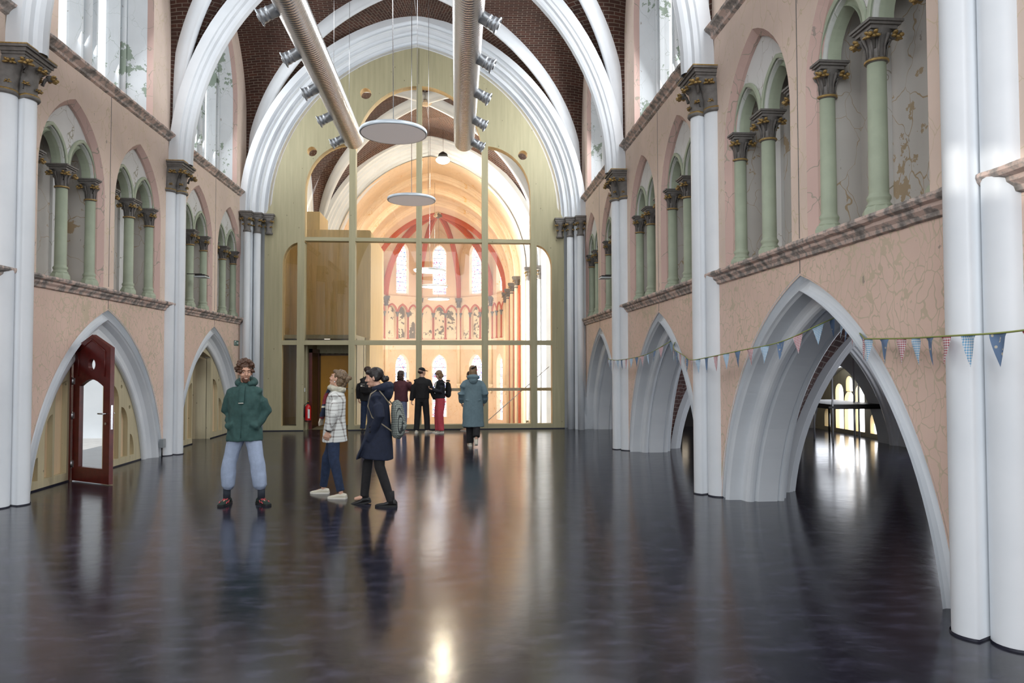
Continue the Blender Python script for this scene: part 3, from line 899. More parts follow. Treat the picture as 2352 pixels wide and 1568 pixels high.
o = mb.build('vestibule', M_clt); tag(o, 'timber vestibule lining the doorway in the screen', 'vestibule')
d = thing('door_3', (-3.35, 19.93, 0)); d['kind'] = 'structure'
mb = MB(); mb.box(-.42, .42, 0, .045, .01, 1.93); mb.build('door_leaf', M_yellow, d)
mb = MB(); mb.box(-.49, -.42, -.03, .07, 0, 1.99); mb.box(.42, .49, -.03, .07, 0, 1.99); mb.box(-.49, .49, -.03, .07, 1.935, 1.995); mb.build('door_frame', plain('dark_oak', lin(84, 56, 22), .5), d)
mb = MB(); mb.tube([(.33, -.05, 1.02), (.22, -.05, 1.02)], .01, 8); mb.tube([(.33, .0, 1.02), (.33, -.05, 1.02)], .01, 8); mb.build('door_handle', M_steel, d)
d = thing('door_4', (-3.84, 18.75, 0)); d['kind'] = 'structure'
mb = MB(); mb.box(.0, .045, .12, .98, .01, 2.0); mb.build('door_leaf', plain('dark_plum_door', lin(58, 34, 34), .45), d)
mb = MB(); mb.box(-.02, .06, .06, .12, 0, 2.1); mb.box(-.02, .06, .98, 1.05, 0, 2.1); mb.box(-.02, .06, .06, 1.05, 2.0, 2.1); mb.build('door_frame', M_mahog, d)
o = MB().box(-.07, .07, -.02, .02, -.02, 0).build('ceiling_light', emit('vestibule_lamp', (1, .95, .9), 1.2)); o.location = (-3.38, 18.72, 2.36); tag(o, 'small white strip light above the doorway in the timber screen', 'light')

# ================================================================== crossing beyond the screen
XYC, XHB = 23.3, 4.45
vault(XYC, XHB, wall_a=4.0, wall_z=.9)
diagonal(XYC, XHB, 1, .17, .30, 'broad diagonal rib of the crossing vault, near left to far right', group='diagonal ribs of the crossing vault')
diagonal(XYC, XHB, -1, .17, .30, 'broad diagonal rib of the crossing vault, far left to near right', group='diagonal ribs of the crossing vault')
bo = thing('vault_boss', (CX, XYC, 10.24), 'carved boss where the crossing ribs meet, with a hanging rod', 'boss')
mb = MB(); mb.lathe([(.02, .0), (.12, .03), (.20, .08), (.22, .14), (.16, .2)], (0, 0, 0), 8, smooth=False); mb.build('disc', M_peach, bo)
mb = MB(); mb.tube([(0, 0, .0), (0, 0, -.0)], .01) if False else mb.tube([(0, 0, .2), (0, 0, .45)], .03, 8); mb.build('rod', M_cap, bo)
for side in (-1, 1):
    X = CX + side * 4.4
    # transept opening and the transept beyond
    mb = MB(); tc, tR = arcp(3.55, 4.3)
    pl = lambda h, z, u, X=X, side=side: (X + side * u, XYC + h, z)
    mb.poly([[(-4.65, -3)] + full(tc, tR, 0, 5.5, -3, 14) + [(4.65, -3), (4.65, 11), (-4.65, 11)]], pl, 0, .8)
    mb.build('wall_' + SIDE[side], M_white, kind='structure', fix=False)
    mb = MB(); mold(mb, pl, tc, tR, 5.5, -3, [(-.08, -.3), (-.1, -.2), (-.04, -.1), (-.06, 0), (.05, .06), (.3, .06)], 14)
    o = mb.build('transept_arch', M_white, fix=False); tag(o, 'white arch opening from the crossing into the %s transept' % SIDE[side], 'arch', 'transept arches')
    mb = MB(); xo = X + side * 4.6; x0, x1 = sorted((xo, xo + side * .3))
    mb.box(x0, x1, 18.2, 28.6, -3, 11)
    x0, x1 = sorted((X + side * .8, xo)); mb.box(x0, x1, 18.72, 18.9, -3, 11); mb.box(x0, x1, 27.9, 28.1, -3, 11); mb.box(x0, x1, 18.7, 28.1, 10.9, 11.1)
    mb.build('wall_' + SIDE[side], M_white, kind='structure')
# crossing piers on the far side
for side in (-1, 1):
    root = thing('crossing_column', (CX + side * 4.2, 27.45, -3), 'bright white clustered crossing column seen through the screen, %s side' % SIDE[side], 'column', 'columns of the crossing')
    for i, (dx, dy) in enumerate(((-side * .32, .30), (-side * .12, .08), (side * .08, -.14))):
        mb = MB(); mb.lathe([(.105, 0), (.105, 8.05)], (dx, dy, 0), 16); mb.build('shaft', M_white, root)
        round_capital(root, dx, dy, 8.0, 8.53, .10, 1.1, [M_cap, M_gold], seed=i + 4)
    mb = MB(); x0, x1 = sorted((side * .4, -side * .25)); mb.box(x0, x1, .05, .5, 0, 8.4); mb.build('backing_pier', M_white, root)
    round_capital(root, -side * .36, -.02, 2.1, 2.5, .07, .8, [M_peachw, M_peach], name='corbel', seed=9)
# triumphal arch
prof = [(-.5, -.15), (-.5, .02), (-.42, .06), (-.40, .12), (-.30, .14), (-.28, .22), (-.20, .25), (-.16, .33), (-.06, .36), (-.03, .45), (.06, .48), (.10, .56), (.4, .58)]
mb = MB(); mold(mb, lambda h, z, u: (CX + h, u, z), V_c, V_R, ZS, ZS, prof, 26)
o = mb.build('choir_arch_moulding', M_white, fix=False); o.location = (0, 27.95, 0); tag(o, 'great moulded arch between the crossing and the peach coloured choir', 'arch')
mb = MB()
for s in (-1, 1):
    x0, x1 = sorted((CX + s * 3.75, CX + s * 4.6)); mb.box(x0, x1, 27.9, 28.3, -3, 5.5)
mb.build('wall_back', M_peach, kind='structure')

# ================================================================== choir
HA, ZR = 3.78, 4.45
hc, hR = arcp(HA, ZR); YA = 38.4
mb = MB(); lp = full(hc, hR, 0, ZS, -3.0, 24)
vs = []; ys = [27.95, 30.5, 33.0, 35.6, YA]
for y in ys: vs += [(CX + x, y, z) for x, z in lp]
m = len(lp); fs = [(i * m + j, i * m + j + 1, (i + 1) * m + j + 1, (i + 1) * m + j) for i in range(len(ys) - 1) for j in range(m - 1)]
mb.add(vs, fs, 0, smooth=False); mb.build('ceiling', M_peach, kind='structure', fix=False)
for y, lb in ((30.5, 'first'), (33.0, 'second'), (35.6, 'third')):
    c, R = hc, hR; mb = MB()
    mold(mb, lambda h, z, u: (CX + h, u, z), c, R, ZS, ZS, ribprof(.20, .26), 22)
    o = mb.build('choir_rib', M_peach, fix=False); o.location = (0, y, 0); tag(o, 'peach rib crossing the choir vault, %s from the great arch' % lb, 'vault rib', 'ribs of the choir vault')
    for side in (-1, 1):
        root = thing('choir_column', (CX + side * HA, y, -3), 'pale column flanked by red shafts on the %s choir wall, %s from the crossing' % (SIDE[side], lb), 'column', 'columns of the choir')
        mb = MB(); mb.lathe([(.11, 0), (.11, 8.1)], (-side * .14, 0, 0), 14); mb.build('shaft', M_cream, root)
        for dy in (-.22, .22):
            mb = MB(); mb.lathe([(.06, 0), (.06, 8.1)], (-side * .05, dy, 0), 10); mb.build('side_shaft', M_red, root)
        round_capital(root, -side * .14, 0, 8.0, 8.5, .11, 1.0, [M_cap, M_gold], seed=3)
c, R = hc, hR; mb = MB(); mold(mb, lambda h, z, u: (CX + h, u, z), c, R, ZS, ZS, ribprof(.15, .22), 22)
o = mb.build('choir_rib', M_red, fix=False); o.location = (0, YA, 0); tag(o, 'oxide red rib arching over the mouth of the apse', 'vault rib', 'ribs of the choir vault')

# apse: half of a decagon
AR = HA; s10 = 2 * AR * sin(radians(18)); inr = AR * cos(radians(18))
def apv(i):   # corner i = 0..5, from the right round the back to the left
    a = radians(36 * i); return Vector((CX + AR * cos(a), YA + AR * sin(a), 0))
boss = Vector((CX, YA, ZS + ZR))
N = 16; dlc, dlR = arcp(AR, ZR)
lv = [ZR * sin(pi / 2 * i / N) for i in range(N + 1)]
wz, wa = 1.9, s10 / 2 * .97; wc_, wR_ = arcp(wa, ZR - wz - .25)
mb = MB()
for f in range(5):
    P, Q = apv(f), apv(f + 1); mid = (P + Q) / 2; ex = (Q - P).normalized(); nin = Vector((CX, YA, 0)) - mid; nin.normalize()
    for sg, C0 in ((-1, P), (1, Q)):
        D, Wc = [], []
        for dz in lv:
            dz = min(dz, ZR - 1e-6)
            h = max(0, sqrt(dlR ** 2 - dz ** 2) - dlc) / AR
            D.append(Vector((CX + (C0.x - CX) * h, YA + (C0.y - YA) * h, ZS + dz)))
            dw = dz * (ZR - .25) / ZR
            y = wa if dw < wz else max(0, sqrt(max(0, wR_ ** 2 - (dw - wz) ** 2)) - wc_)
            q = mid + ex * (sg * y); q.z = ZS + dw; Wc.append(q)
        K = 6; vs = []
        for i in range(N + 1):
            for j in range(K + 1): vs.append(D[i].lerp(Wc[i], j / K))
        mb.add(vs, [(i * 7 + j, i * 7 + j + 1, (i + 1) * 7 + j + 1, (i + 1) * 7 + j) for i in range(N) for j in range(K)], 0)
mb.build('ceiling', M_peach, kind='structure', fix=False)
apn = 6
for f in range(5):
    P, Q = apv(f), apv(f + 1); mid = (P + Q) / 2; ex = (Q - P).normalized(); nout = mid - Vector((CX, YA, 0)); nout.normalize()
    hw = s10 / 2
    pl = lambda h, z, u, mid=mid, ex=ex, nout=nout: tuple(Vector((mid.x, mid.y, 0)) + ex * h + nout * u + Vector((0, 0, z)))
    uc, uR = arcp(.42, .62); lc2, lR2 = arcp(.46, .70)
    win = full(uc, uR, 0, 8.2, 5.76, 8); low = full(lc2, lR2, 0, 1.62, -1.4, 8)
    nh = [[(x + h0, z) for x, z in full(*arcp(.27, .40), 0, 4.72, 3.22, 7)] for h0 in (-.72, 0, .72)]
    mb = MB()
    mb.poly([[(-hw, -3), (hw, -3), (hw, 3.1), (-hw, 3.1)], low], pl, 0)
    mb.poly([[(-hw, 3.1), (hw, 3.1), (hw, 5.62), (-hw, 5.62)]] + nh, pl, 1)
    mb.poly([[(-hw, 5.62), (hw, 5.62), (hw, 10), (-hw, 10)], win], pl, 0)
    for h0 in (-.72, 0, .72):
        p2 = lambda h, z, u, pl=pl, h0=h0: pl(h + h0, z, u)
        mold(mb, p2, *arcp(.27, .40), 4.72, 3.22, [(0, 0), (.22, 0)], 7, 1)
        mb.poly([full(*arcp(.28, .40), 0, 4.72, 3.2, 7)], lambda h, z, u, p2=p2: p2(h, z, .22), 2)
    mold(mb, pl, uc, uR, 8.2, 5.76, [(-.015, -.10), (-.015, 0), (.25, .06)], 8, 1)
    mold(mb, pl, lc2, lR2, 1.62, -1.4, [(0, 0), (.25, .08)], 8, 1)
    mb.add([pl(-.42, 5.76, 0), pl(.42, 5.76, 0), pl(.36, 5.9, .25), pl(-.36, 5.9, .25)], [(0, 1, 2, 3)], 1)
    mb.build('wall_back', [M_peach, M_peach, M_peachw], kind='structure', fix=False)
    # ledges
    for zt in (3.16, 5.66):
        mb = MB(); mb.add([pl(-hw, zt, 0), pl(hw, zt, 0), pl(hw, zt, -.10), pl(-hw, zt, -.10), pl(-hw, zt - .08, -.08), pl(hw, zt - .08, -.08), pl(-hw, zt - .16, 0), pl(hw, zt - .16, 0)],
                          [(0, 1, 2, 3), (3, 2, 5, 4), (4, 5, 7, 6)]); mb.build('trim_%d' % (6 + (zt > 5)), M_peach, kind='structure', fix=False)
    for (ccc, RR, zz, zb, nm) in ((uc, uR, 8.2, 5.76, 'upper'), (lc2, lR2, 1.62, -1.4, 'lower')):
        wn += 1; root = thing('window_%d' % wn); root['kind'] = 'structure'
        mb = MB(); mb.poly([full(ccc, RR, .05, zz, zb, 8)], lambda h, z, u, pl=pl: pl(h, z, .22), 0); mb.build('pane', M_stain, root, fix=False)
        mb = MB()
        for i in range(1, 6): 
            zz_ = zb + i * .5; mb.box(0, 0, 0, 0, 0, 0) if False else mb.tube([pl(-.4, zz_, .20), pl(.4, zz_, .20)], .012, 5)
        mb.build('saddle_bars', M_dark, root, fix=False)
    if 0 < f < 4 or True:
        fl_ = ['right', 'right back', 'back', 'left back', 'left'][f]
        for j, h0 in enumerate((-1.06, -.36, .36, 1.06)):
            p = pl(h0, 0, -.02); root = thing('apse_column', (p[0], p[1], 3.18), 'small red column with grey capital, number %s along the %s face of the apse arcade' % (['one', 'two', 'three', 'four'][j], fl_), 'column', 'red columns of the apse arcade')
            mb = MB(); mb.lathe([(.085, 0), (.085, .05), (.055, .10), (.052, 1.28)], (0, 0, 0), 8); mb.build('shaft', M_red, root)
            mb = MB(); mb.lathe([(.055, 1.28), (.07, 1.3), (.06, 1.33), (.075, 1.42), (.12, 1.5), (.12, 1.55)], (0, 0, 0), 7, smooth=False); mb.build('capital', M_cap, root)
        for h0 in (-.72, 0, .72):
            mb = MB(); p2 = lambda h, z, u, pl=pl, h0=h0: pl(h + h0, z, u)
            mold(mb, p2, *arcp(.36, .50), 4.72, 4.72, [(.0, 0), (-.05, .0), (-.06, .04), (-.04, .09), (.0, .09)], 7, 0)
            o = mb.build('apse_arch', M_red, fix=False)
            tag(o, 'red painted arch over pale niche, %s niche of the %s apse face' % ({-.72: 'first', 0: 'middle', .72: 'last'}[h0], fl_), 'arch', 'red arches of the apse arcade')
# apse ribs and corner shafts
for i in range(0, 6):
    P = apv(i); d = (Vector((CX, YA, 0)) - P).normalized(); sd = Vector((-d.y, d.x, 0))
    cc, RR = dlc, dlR; mb = MB(); pf = ribprof(.13, .24); curves = [half(cc, RR, v, ZS, ZS, 16) for u, v in pf]; vs = []
    for (u, v), cv in zip(pf, curves):
        vs += [tuple(Vector((CX, YA, 0)) - d * x + sd * u + Vector((0, 0, z))) for x, z in cv]
    m = len(curves[0]); mb.add(vs, [(a * m + j, a * m + j + 1, (a + 1) * m + j + 1, (a + 1) * m + j) for a in range(len(pf) - 1) for j in range(m - 1)], 0)
    nmx = ['right mouth', 'right', 'right back', 'left back', 'left', 'left mouth'][i]
    o = mb.build('apse_rib', M_red, fix=False); tag(o, 'oxide red rib rising from the %s corner to the apse boss' % nmx, 'vault rib', 'red ribs of the apse vault')
    root = thing('apse_shaft', (P.x + d.x * .1, P.y + d.y * .1, 0), 'tall pale wall shaft with grey capital at the %s corner of the apse' % nmx, 'column', 'corner shafts of the apse')
    mb = MB(); mb.lathe([(.10, .55), (.10, 5.1)], (0, 0, 0), 12); mb.build('shaft', M_cream, root)
    round_capital(root, 0, 0, 5.05, 5.6, .11, 1.15, [M_cap, M_gold], seed=i)
    round_capital(root, 0, 0, .05, .55, .07, .9, [M_peachw, M_peach], name='corbel', seed=i + 3)
bo = thing('vault_boss', (CX, YA, ZS + ZR - .28), 'grey round boss at the meeting of the red apse ribs', 'boss')
mb = MB(); mb.lathe([(.03, 0), (.24, .03), (.26, .1), (.2, .3)], (0, 0, 0), 14); mb.build('disc', M_peachw, bo)
mb = MB(); mb.lathe([(.10, -.01), (.12, .02), (.1, .05)], (0, 0, 0), 12); mb.build('centre', M_cap, bo)

# lit pendants and the floodlight beyond the glass
for i, (y, d) in enumerate(((26.6, 'nearest'), (31.9, 'middle'), (38.0, 'farthest'))):
    root = thing('lit_pendant_lamp', (CX + .02 + .02 * i, y, 5.2), 'round glowing pendant lamp hanging in the choir, %s of three' % d, 'lamp', 'glowing pendants in the choir')
    mb = MB(); mb.lathe([(.57, -.02), (.6, 0), (.6, .05), (.57, .06)], (0, 0, 0), 32); mb.build('rim', M_alu, root)
    mb = MB(); mb.lathe([(.01, -.025), (.56, -.025)], (0, 0, 0), 32, caps=False); mb.build('diffuser', emit('lamp_glow_%d' % i, (1, .93, .84), 9), root, fix=False)
    mb = MB(); mb.tube([(0, 0, .06), (0, 0, 4.72 if y > 28 else 5.4)], .006, 5); mb.build('cable', M_steel, root)
root = thing('floodlight', (CX + .52, 26.2, 9.35), 'dazzling floodlight under the crossing vault', 'light')
mb = MB(); mb.lathe([(.05, .26), (.16, .18), (.20, .02)], (0, 0, 0), 16); mb.build('housing', M_black, root)
mb = MB(); mb.ball((0, -.04, -.06), (.26, .20, .14)); mb.build('bulb', emit('flood_glow', (1, .9, .75), 45), root)
mb = MB(); mb.tube([(0, 0, .2), (0, 0, 1.1)], .008, 5); mb.build('rod', M_steel, root)
l = bpy.data.lights.new('floodlight_lamp', 'POINT'); l.energy = 260; l.color = (1, .86, .66); l.shadow_soft_size = .15
o = bpy.data.objects.new('floodlight_lamp', l); COL.objects.link(o); o.location = (CX + .52, 26.0, 9.1)
mb = MB(); mb.tube([(.62, 18.72, .02), (2.45, 18.72, 1.62)], .010, 6)  # diagonal white line drawn as a thin rod
o = mb.build('diagonal_rod', M_white); tag(o, 'thin white diagonal rod behind the lower right glass', 'rod')

# ================================================================== left timber infills and doors
def infill(yc, opening, niches, holes, label, deep=0):
    root = thing('timber_infill', (XL - .20, yc, 0), label, 'panel', 'timber infills of the left arches')
    pl = lambda h, z, u: (-u, h, z)
    out = full(A_c, A_R, .40, A_z0, 0, 16)
    a, b, zt = opening
    def fit(x, m=.06):   # height of the arch at offset x
        r = A_R - .46; v = r * r - (abs(x) + A_c) ** 2
        return A_z0 + sqrt(max(0, v))
    outline = out + [(b, 0), (b, min(zt, fit(b)))] + ([((a + b) / 2, min(zt + .2, fit((a + b) / 2)))]) + [(a, min(zt, fit(a))), (a, 0)]
    nl = []
    for x0, x1, z1 in niches:
        # arched recess, highest towards the centre of the arch
        if x0 + x1 < 0: lp = [(x0, .13)] + [(x0 + (x1 - x0) * (1 - cos(pi / 2 * i / 8)), z1 - .32 + .32 * sin(pi / 2 * i / 8)) for i in range(9)] + [(x1, .13)]
        else: lp = [(x0, .13)] + [(x1 - (x1 - x0) * (1 - cos(pi / 2 * i / 8)), z1 - .32 + .32 * sin(pi / 2 * i / 8)) for i in range(9)][::-1] + [(x1, .13)]
        nl.append(lp)
    hl = [ring(x, z, .032, 14) for x, z in holes]
    mb = MB(); mb.poly([outline] + nl + hl, pl, 0, .10)
    mb.build('panel', M_clt2, root, fix=False)
    for lp in nl:
        mb = MB(); xs = [p[0] for p in lp]; zs = [p[1] for p in lp]
        mb.box(-.085, -.075, min(xs) - .01, max(xs) + .01, .10, max(zs) + .01); mb.build('recess_board', M_cltl, root)
    for x, z in holes:
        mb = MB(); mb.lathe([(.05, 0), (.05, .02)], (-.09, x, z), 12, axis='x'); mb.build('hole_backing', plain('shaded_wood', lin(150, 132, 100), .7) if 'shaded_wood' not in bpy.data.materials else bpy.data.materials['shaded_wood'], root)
    mb = MB(); mb.box(-.003, .012, -1.75, a, 0, .02); mb.box(-.003, .012, b, 1.75, 0, .02); mb.build('base_joint', M_dark, root)
    if deep:
        mb = MB(); mb.box(-deep, -.09, b, b + .03, 0, 1.95); mb.box(-deep, -.09, a - .03, a, 0, 1.95); mb.box(-deep, -.09, a, b, 1.95, 2.0)
        mb.build('door_reveal', M_clt2, root)
    return root
YI1, YI2 = BAY0 + BAY * 1.5, BAY0 + BAY * 2.5
infill(YI1, (-.66, .50, 1.80), [(-1.04, -.73, 1.46), (-1.28, -1.09, 1.0), (-1.58, -1.43, .44), (.58, .84, 1.36), (.92, 1.16, .98), (1.25, 1.40, .50)],
       [(-1.075, 1.27), (-1.335, .87), (.92, 1.32), (1.22, .96)], 'pale timber infill with arched recesses around the open red door')
infill(YI2, (-.70, .40, 1.98), [(-.98, -.74, 1.30), (-1.30, -1.10, .92), (.55, .86, 1.36), (.96, 1.22, .90)],
       [(-1.055, 1.26), (.95, 1.32)], 'pale timber infill around the recessed red door, left arch of the farthest bay', deep=.42)
infill(BAY0 + BAY * .5, (-.5, .5, 1.9), [], [], 'pale timber infill in the nearest left arch, at the edge of view')

def red_door(root, w=.86, hs=1.93, ha=2.12, th=.06):
    """leaf in local coordinates: hinge at x=0, runs to x=w; faces -y"""
    out = [(0, .012), (w, .012), (w, hs), (w / 2, ha), (0, hs)]
    g = [(.15, .22), (w - .15, .22), (w - .15, 1.38)] + [(w - .15 - (w - .30) * i / 8, 1.38 + .10 * sin(pi * i / 8)) for i in range(1, 8)] + [(.15, 1.38)]
    ph = ring(w / 2, 1.69, .085, 20)
    mb = MB(); mb.poly([out, g, ph], lambda h, z, u: (h, u, z), 0, th)
    leaf = mb.build('door_leaf', M_mahog, root, fix=False)
    mb = MB()
    for pts in ([(.12, 1.52), (.12, 1.88), (w / 2, 2.05), (w - .12, 1.88), (w - .12, 1.52)],):
        for a, b in zip(pts, pts[1:]): mb.tube([(a[0], -.004, a[1]), (b[0], -.004, b[1])], .009, 6)
    mb.build('moulding', M_mahog, leaf)
    mb = MB(); mb.poly([g], lambda h, z, u: (h, .03, z), 0); mb.build('glass', M_glass, leaf, fix=False)
    mb = MB(); mb.poly([ph], lambda h, z, u: (h, .03, z), 0); mb.build('porthole_glass', M_glass, leaf, fix=False)
    mb = MB()
    for s in (-1, 1):
        y = -.05 if s < 0 else th + .05
        mb.tube([(w - .07, y, 1.0), (w - .19, y, 1.0)], .011, 8); mb.tube([(w - .07, th / 2, 1.0), (w - .07, y, 1.0)], .011, 8)
        mb.tube([(w - .07, y * .3, .86), (w - .07, y * .6 + .01, .86)], .02, 10)
    mb.build('door_handle', M_steel, leaf)
    mb = MB(); mb.box(w - .002, w + .004, .015, th - .015, .78, 1.12); mb.build('lock_plate', M_steel, leaf)
    for z in (.25, .95, 1.45, 1.80):
        mb = MB(); mb.tube([(-.012, -.01, z - .055), (-.012, -.01, z + .055)], .012, 8); mb.box(-.012, .03, -.006, 0, z - .045, z + .045); mb.build('hinge', M_steel, root)
    return leaf
d = thing('door_1', (XL - .16, YI1 - .655, 0), rz=radians(-32)); d['kind'] = 'structure'
red_door(d)
mb = MB(); R3 = Matrix.Rotation(radians(32), 4, 'Z')
for x0, x1, y0, y1, z0, z1 in ((-.16, -.02, -.02, .05, 0, 1.95), (-.16, -.02, .79, .84, 0, .01)):
    vs = [R3 @ Vector((x, y, z)) for x in (x0, x1) for y in (y0, y1) for z in (z0, z1)]
    mb.add(vs, [(0, 1, 3, 2), (4, 6, 7, 5), (0, 4, 5, 1), (2, 3, 7, 6), (0, 2, 6, 4), (1, 5, 7, 3)])
mb.build('door_frame', M_mahog, d)
d = thing('door_2', (XL - .60, YI2 - .68, 0), rz=radians(90)); d['kind'] = 'structure'
red_door(d, 1.06, 1.90, 1.96)
# outside the open door: a pale porch
mb = MB(); mb.box(-10.6, -10.4, 7.5, 15.5, -.1, .45)
mb.build('wall_outside', plain('pale_render', lin(210, 208, 204), .8), kind='structure')

# ================================================================== aisle on the right
AX, AH = (XR + .80 + 9.0) / 2, (9.0 - XR - .80) / 2
_cx = CX
def at_cx(cx, fn, *a, **k):
    global CX
    old = CX; CX = cx
    try: return fn(*a, **k)
    finally: CX = old
for k in range(0, 3):
    at_cx(6.69, vault, BAY0 + BAY * (k + .5), BAY / 2, mat=M_brick2, wall_a=2.2, wall_z=.05, xa=2.44, rise=3.50, zs=-.40, st=.3)
RX, RH = 6.69, 2.36
ac, aR = arcp(RH + .06, 3.46)
for k, nm in ((1, 'nearer'), (2, 'middle'), (3, 'farther')):
    mb = MB()
    mold(mb, lambda h, z, u: (RX + h, u, z), ac, aR, -.40, 0, [(-.04, -.06), (-.04, .05), (-.01, .07), (0, .11), (.04, .13), (.05, .17), (.10, .19), (.15, .17), (.16, .13), (.20, .11), (.21, .07), (.24, .05), (.24, -.06)], 22)
    o = mb.build('aisle_rib', M_white, fix=False); o.location = (0, PY[k], 0); tag(o, 'white arch spanning the right aisle under the brick vault, %s one' % nm, 'vault rib', 'arches across the right aisle')
oc, oR = arcp(1.78, 2.15); oz = -.45
for k in range(-1, 3):
    yc = BAY0 + BAY * (k + .5); hb = BAY / 2; pl = lambda h, z, u, yc=yc: (9.0 + u, yc + h, z)
    mb = MB(); mb.poly([[(-hb, 0)] + full(oc, oR, 0, oz, 0, 14) + [(hb, 0), (hb, 3.8), (-hb, 3.8)]], pl, 0)
    mold(mb, pl, oc, oR, oz, 0, [(0, 0), (.05, .03), (.12, .03), (.45, .10)], 14, 0)
    mb.build('wall_outer', [M_white], kind='structure', fix=False)
    wn += 1; root = thing('window_%d' % wn); root['kind'] = 'structure'
    holes = [[(x, z) for x, z in ((h - w_, z0), (h + w_, z0))] + [(h + w_ * cos(pi * i / 10), z1 + w_ * 1.2 * sin(pi * i / 10)) for i in range(11)]
             for h, w_, z0, z1 in ((-.02, .14, 1.02, 1.22), (-.46, .18, .10, .98), (.42, .18, .10, .98), (-.02, .22, .10, .76), (-1.0, .14, .10, .38), (1.0, .14, .10, .38))]
    mb = MB(); mb.poly([full(oc, oR, .06, oz, 0, 14)] + holes, lambda h, z, u, pl=pl: pl(h, z, .36 + u), 0, .10, smat=1)
    mb.build('timber_panel', [M_clt2, M_cltin], root, fix=False)
    mb = MB(); mb.box(9.5, 9.52, yc - .68, yc + .66, .08, 1.45); mb.box(9.5, 9.52, yc - 1.2, yc - .8, .05, .35) 
    mb.build('pane', M_winA if k >= 1 else M_cltl, root)
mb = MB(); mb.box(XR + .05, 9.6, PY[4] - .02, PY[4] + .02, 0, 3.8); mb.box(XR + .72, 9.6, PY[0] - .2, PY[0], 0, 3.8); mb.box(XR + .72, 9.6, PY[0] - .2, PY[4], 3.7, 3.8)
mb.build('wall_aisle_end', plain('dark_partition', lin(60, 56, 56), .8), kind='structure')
# small square windows glowing in the dark end of the aisle
for i, (x, w_) in enumerate(((6.1, .10), (6.55, .05))):
    o = MB().box(x - w_, x + w_, PY[4] - .04, PY[4] - .025, .62, .92).build('window_%d' % (wn + 1 + i), emit('far_window_%d' % i, (1, .85, .65), 1.4), kind='structure')
wn += 2
# metal platform on poles
root = thing('metal_platform', (7.9, 14.4, 0), 'dark metal platform deck on tall steel poles in the right aisle', 'platform')
mb = MB(); mb.box(-.02, 1.18, -.02, 2.0, .72, .82); mb.box(-.08, 1.24, -.06, -.02, .74, .78); mb.build('deck', M_black, root)
for x, y, zt in ((.02, -.03, 1.62), (1.14, -.03, 1.75), (.42, .85, .78), (1.12, .85, 1.9), (.02, .75, 1.7), (.98, .80, 1.9), (.30, 1.9, 1.5)):
    mb = MB(); mb.lathe([(.02, 0), (.02, zt)], (x, y, 0), 8); mb.build('pole', M_pole if zt > 1 else M_black, root)
root = thing('chair', (7.75, 16.6, 0), 'white chair with wooden legs behind the platform poles', 'chair', rz=2.2)
mb = MB(); mb.box(-.22, .22, -.2, .22, .42, .46); mb.build('seat', M_white, root, bevel=.02)
mb = MB(); mb.box(-.21, .21, .20, .24, .46, .86); mb.build('backrest', M_white, root, bevel=.02)
for sx in (-1, 1):
    for sy in (-1, 1):
        mb = MB(); mb.tube([(sx * .16, sy * .16, .42), (sx * .21, sy * .21, 0)], .014, 6); mb.build('leg', M_cltin, root)
root = thing('table', (5.6, 15.4, 0), 'dark table in the unlit part of the right aisle', 'table')
mb = MB(); mb.box(-.8, .8, -.4, .4, .70, .74); mb.build('tabletop', M_black, root)
for sx in (-1, 1):
    for sy in (-1, 1):
        mb = MB(); mb.box(sx * .74 - .02, sx * .74 + .02, sy * .34 - .02, sy * .34 + .02, 0, .70); mb.build('leg', M_black, root)

# ================================================================== ducts
DZ = 6.45
for side, X in ((-1, -2.19), (1, .15)):
    root = thing('ventilation_duct', (X, 0, DZ), 'long ribbed silver ventilation duct hanging under the vault, %s one' % SIDE[side], 'duct', 'ventilation ducts')
    mb = MB(); rs = []; n = 32; y = 1.0; i = 0; r0 = .215
    prof = []
    while y < 14.98:
        prof += [(r0 - .006, y), (r0, y + .012), (r0, y + .042), (r0 - .006, y + .054)]; y += .062
    prof += [(r0, 14.99), (r0 - .01, 15.03), (r0 - .04, 15.06), (r0 - .11, 15.08), (.01, 15.085)]
    rs = [[(r * cos(2 * pi * j / n), y, r * sin(2 * pi * j / n)) for j in range(n)] for r, y in prof]
    mb.rings(rs, 0, True, True); mb.build('tube', M_duct, root)
    for q, ny in enumerate((8.05, 9.35, 10.65, 12.0, 13.35, 14.7)):
        d = Vector((side * .88, 0, -.47)).normalized()
        prof = [(.085, .10), (.085, .30), (.092, .305), (.092, .32), (.085, .325), (.085, .36), (.094, .365), (.094, .39), (.09, .40), (.098, .43), (.118, .435), (.12, .45), (.10, .46), (.085, .44), (.05, .445), (.045, .47), (.01, .475)]
        rot = d.to_track_quat('Z', 'Y').to_matrix(); n2 = 18
        mb = MB(); mb.rings([[tuple(rot @ Vector((r * cos(2 * pi * j / n2), r * sin(2 * pi * j / n2), z)) + Vector((0, ny, 0))) for j in range(n2)] for r, z in prof], 0)
        mb.build('nozzle', M_zinc, root)
    for wy in (5.5, 9.8, 12.6, 14.4):
        mb = MB(); mb.tube([(0, wy, .20), (0, wy, 3.6)], .004, 4); mb.build('hanger_wire', M_steel, root)

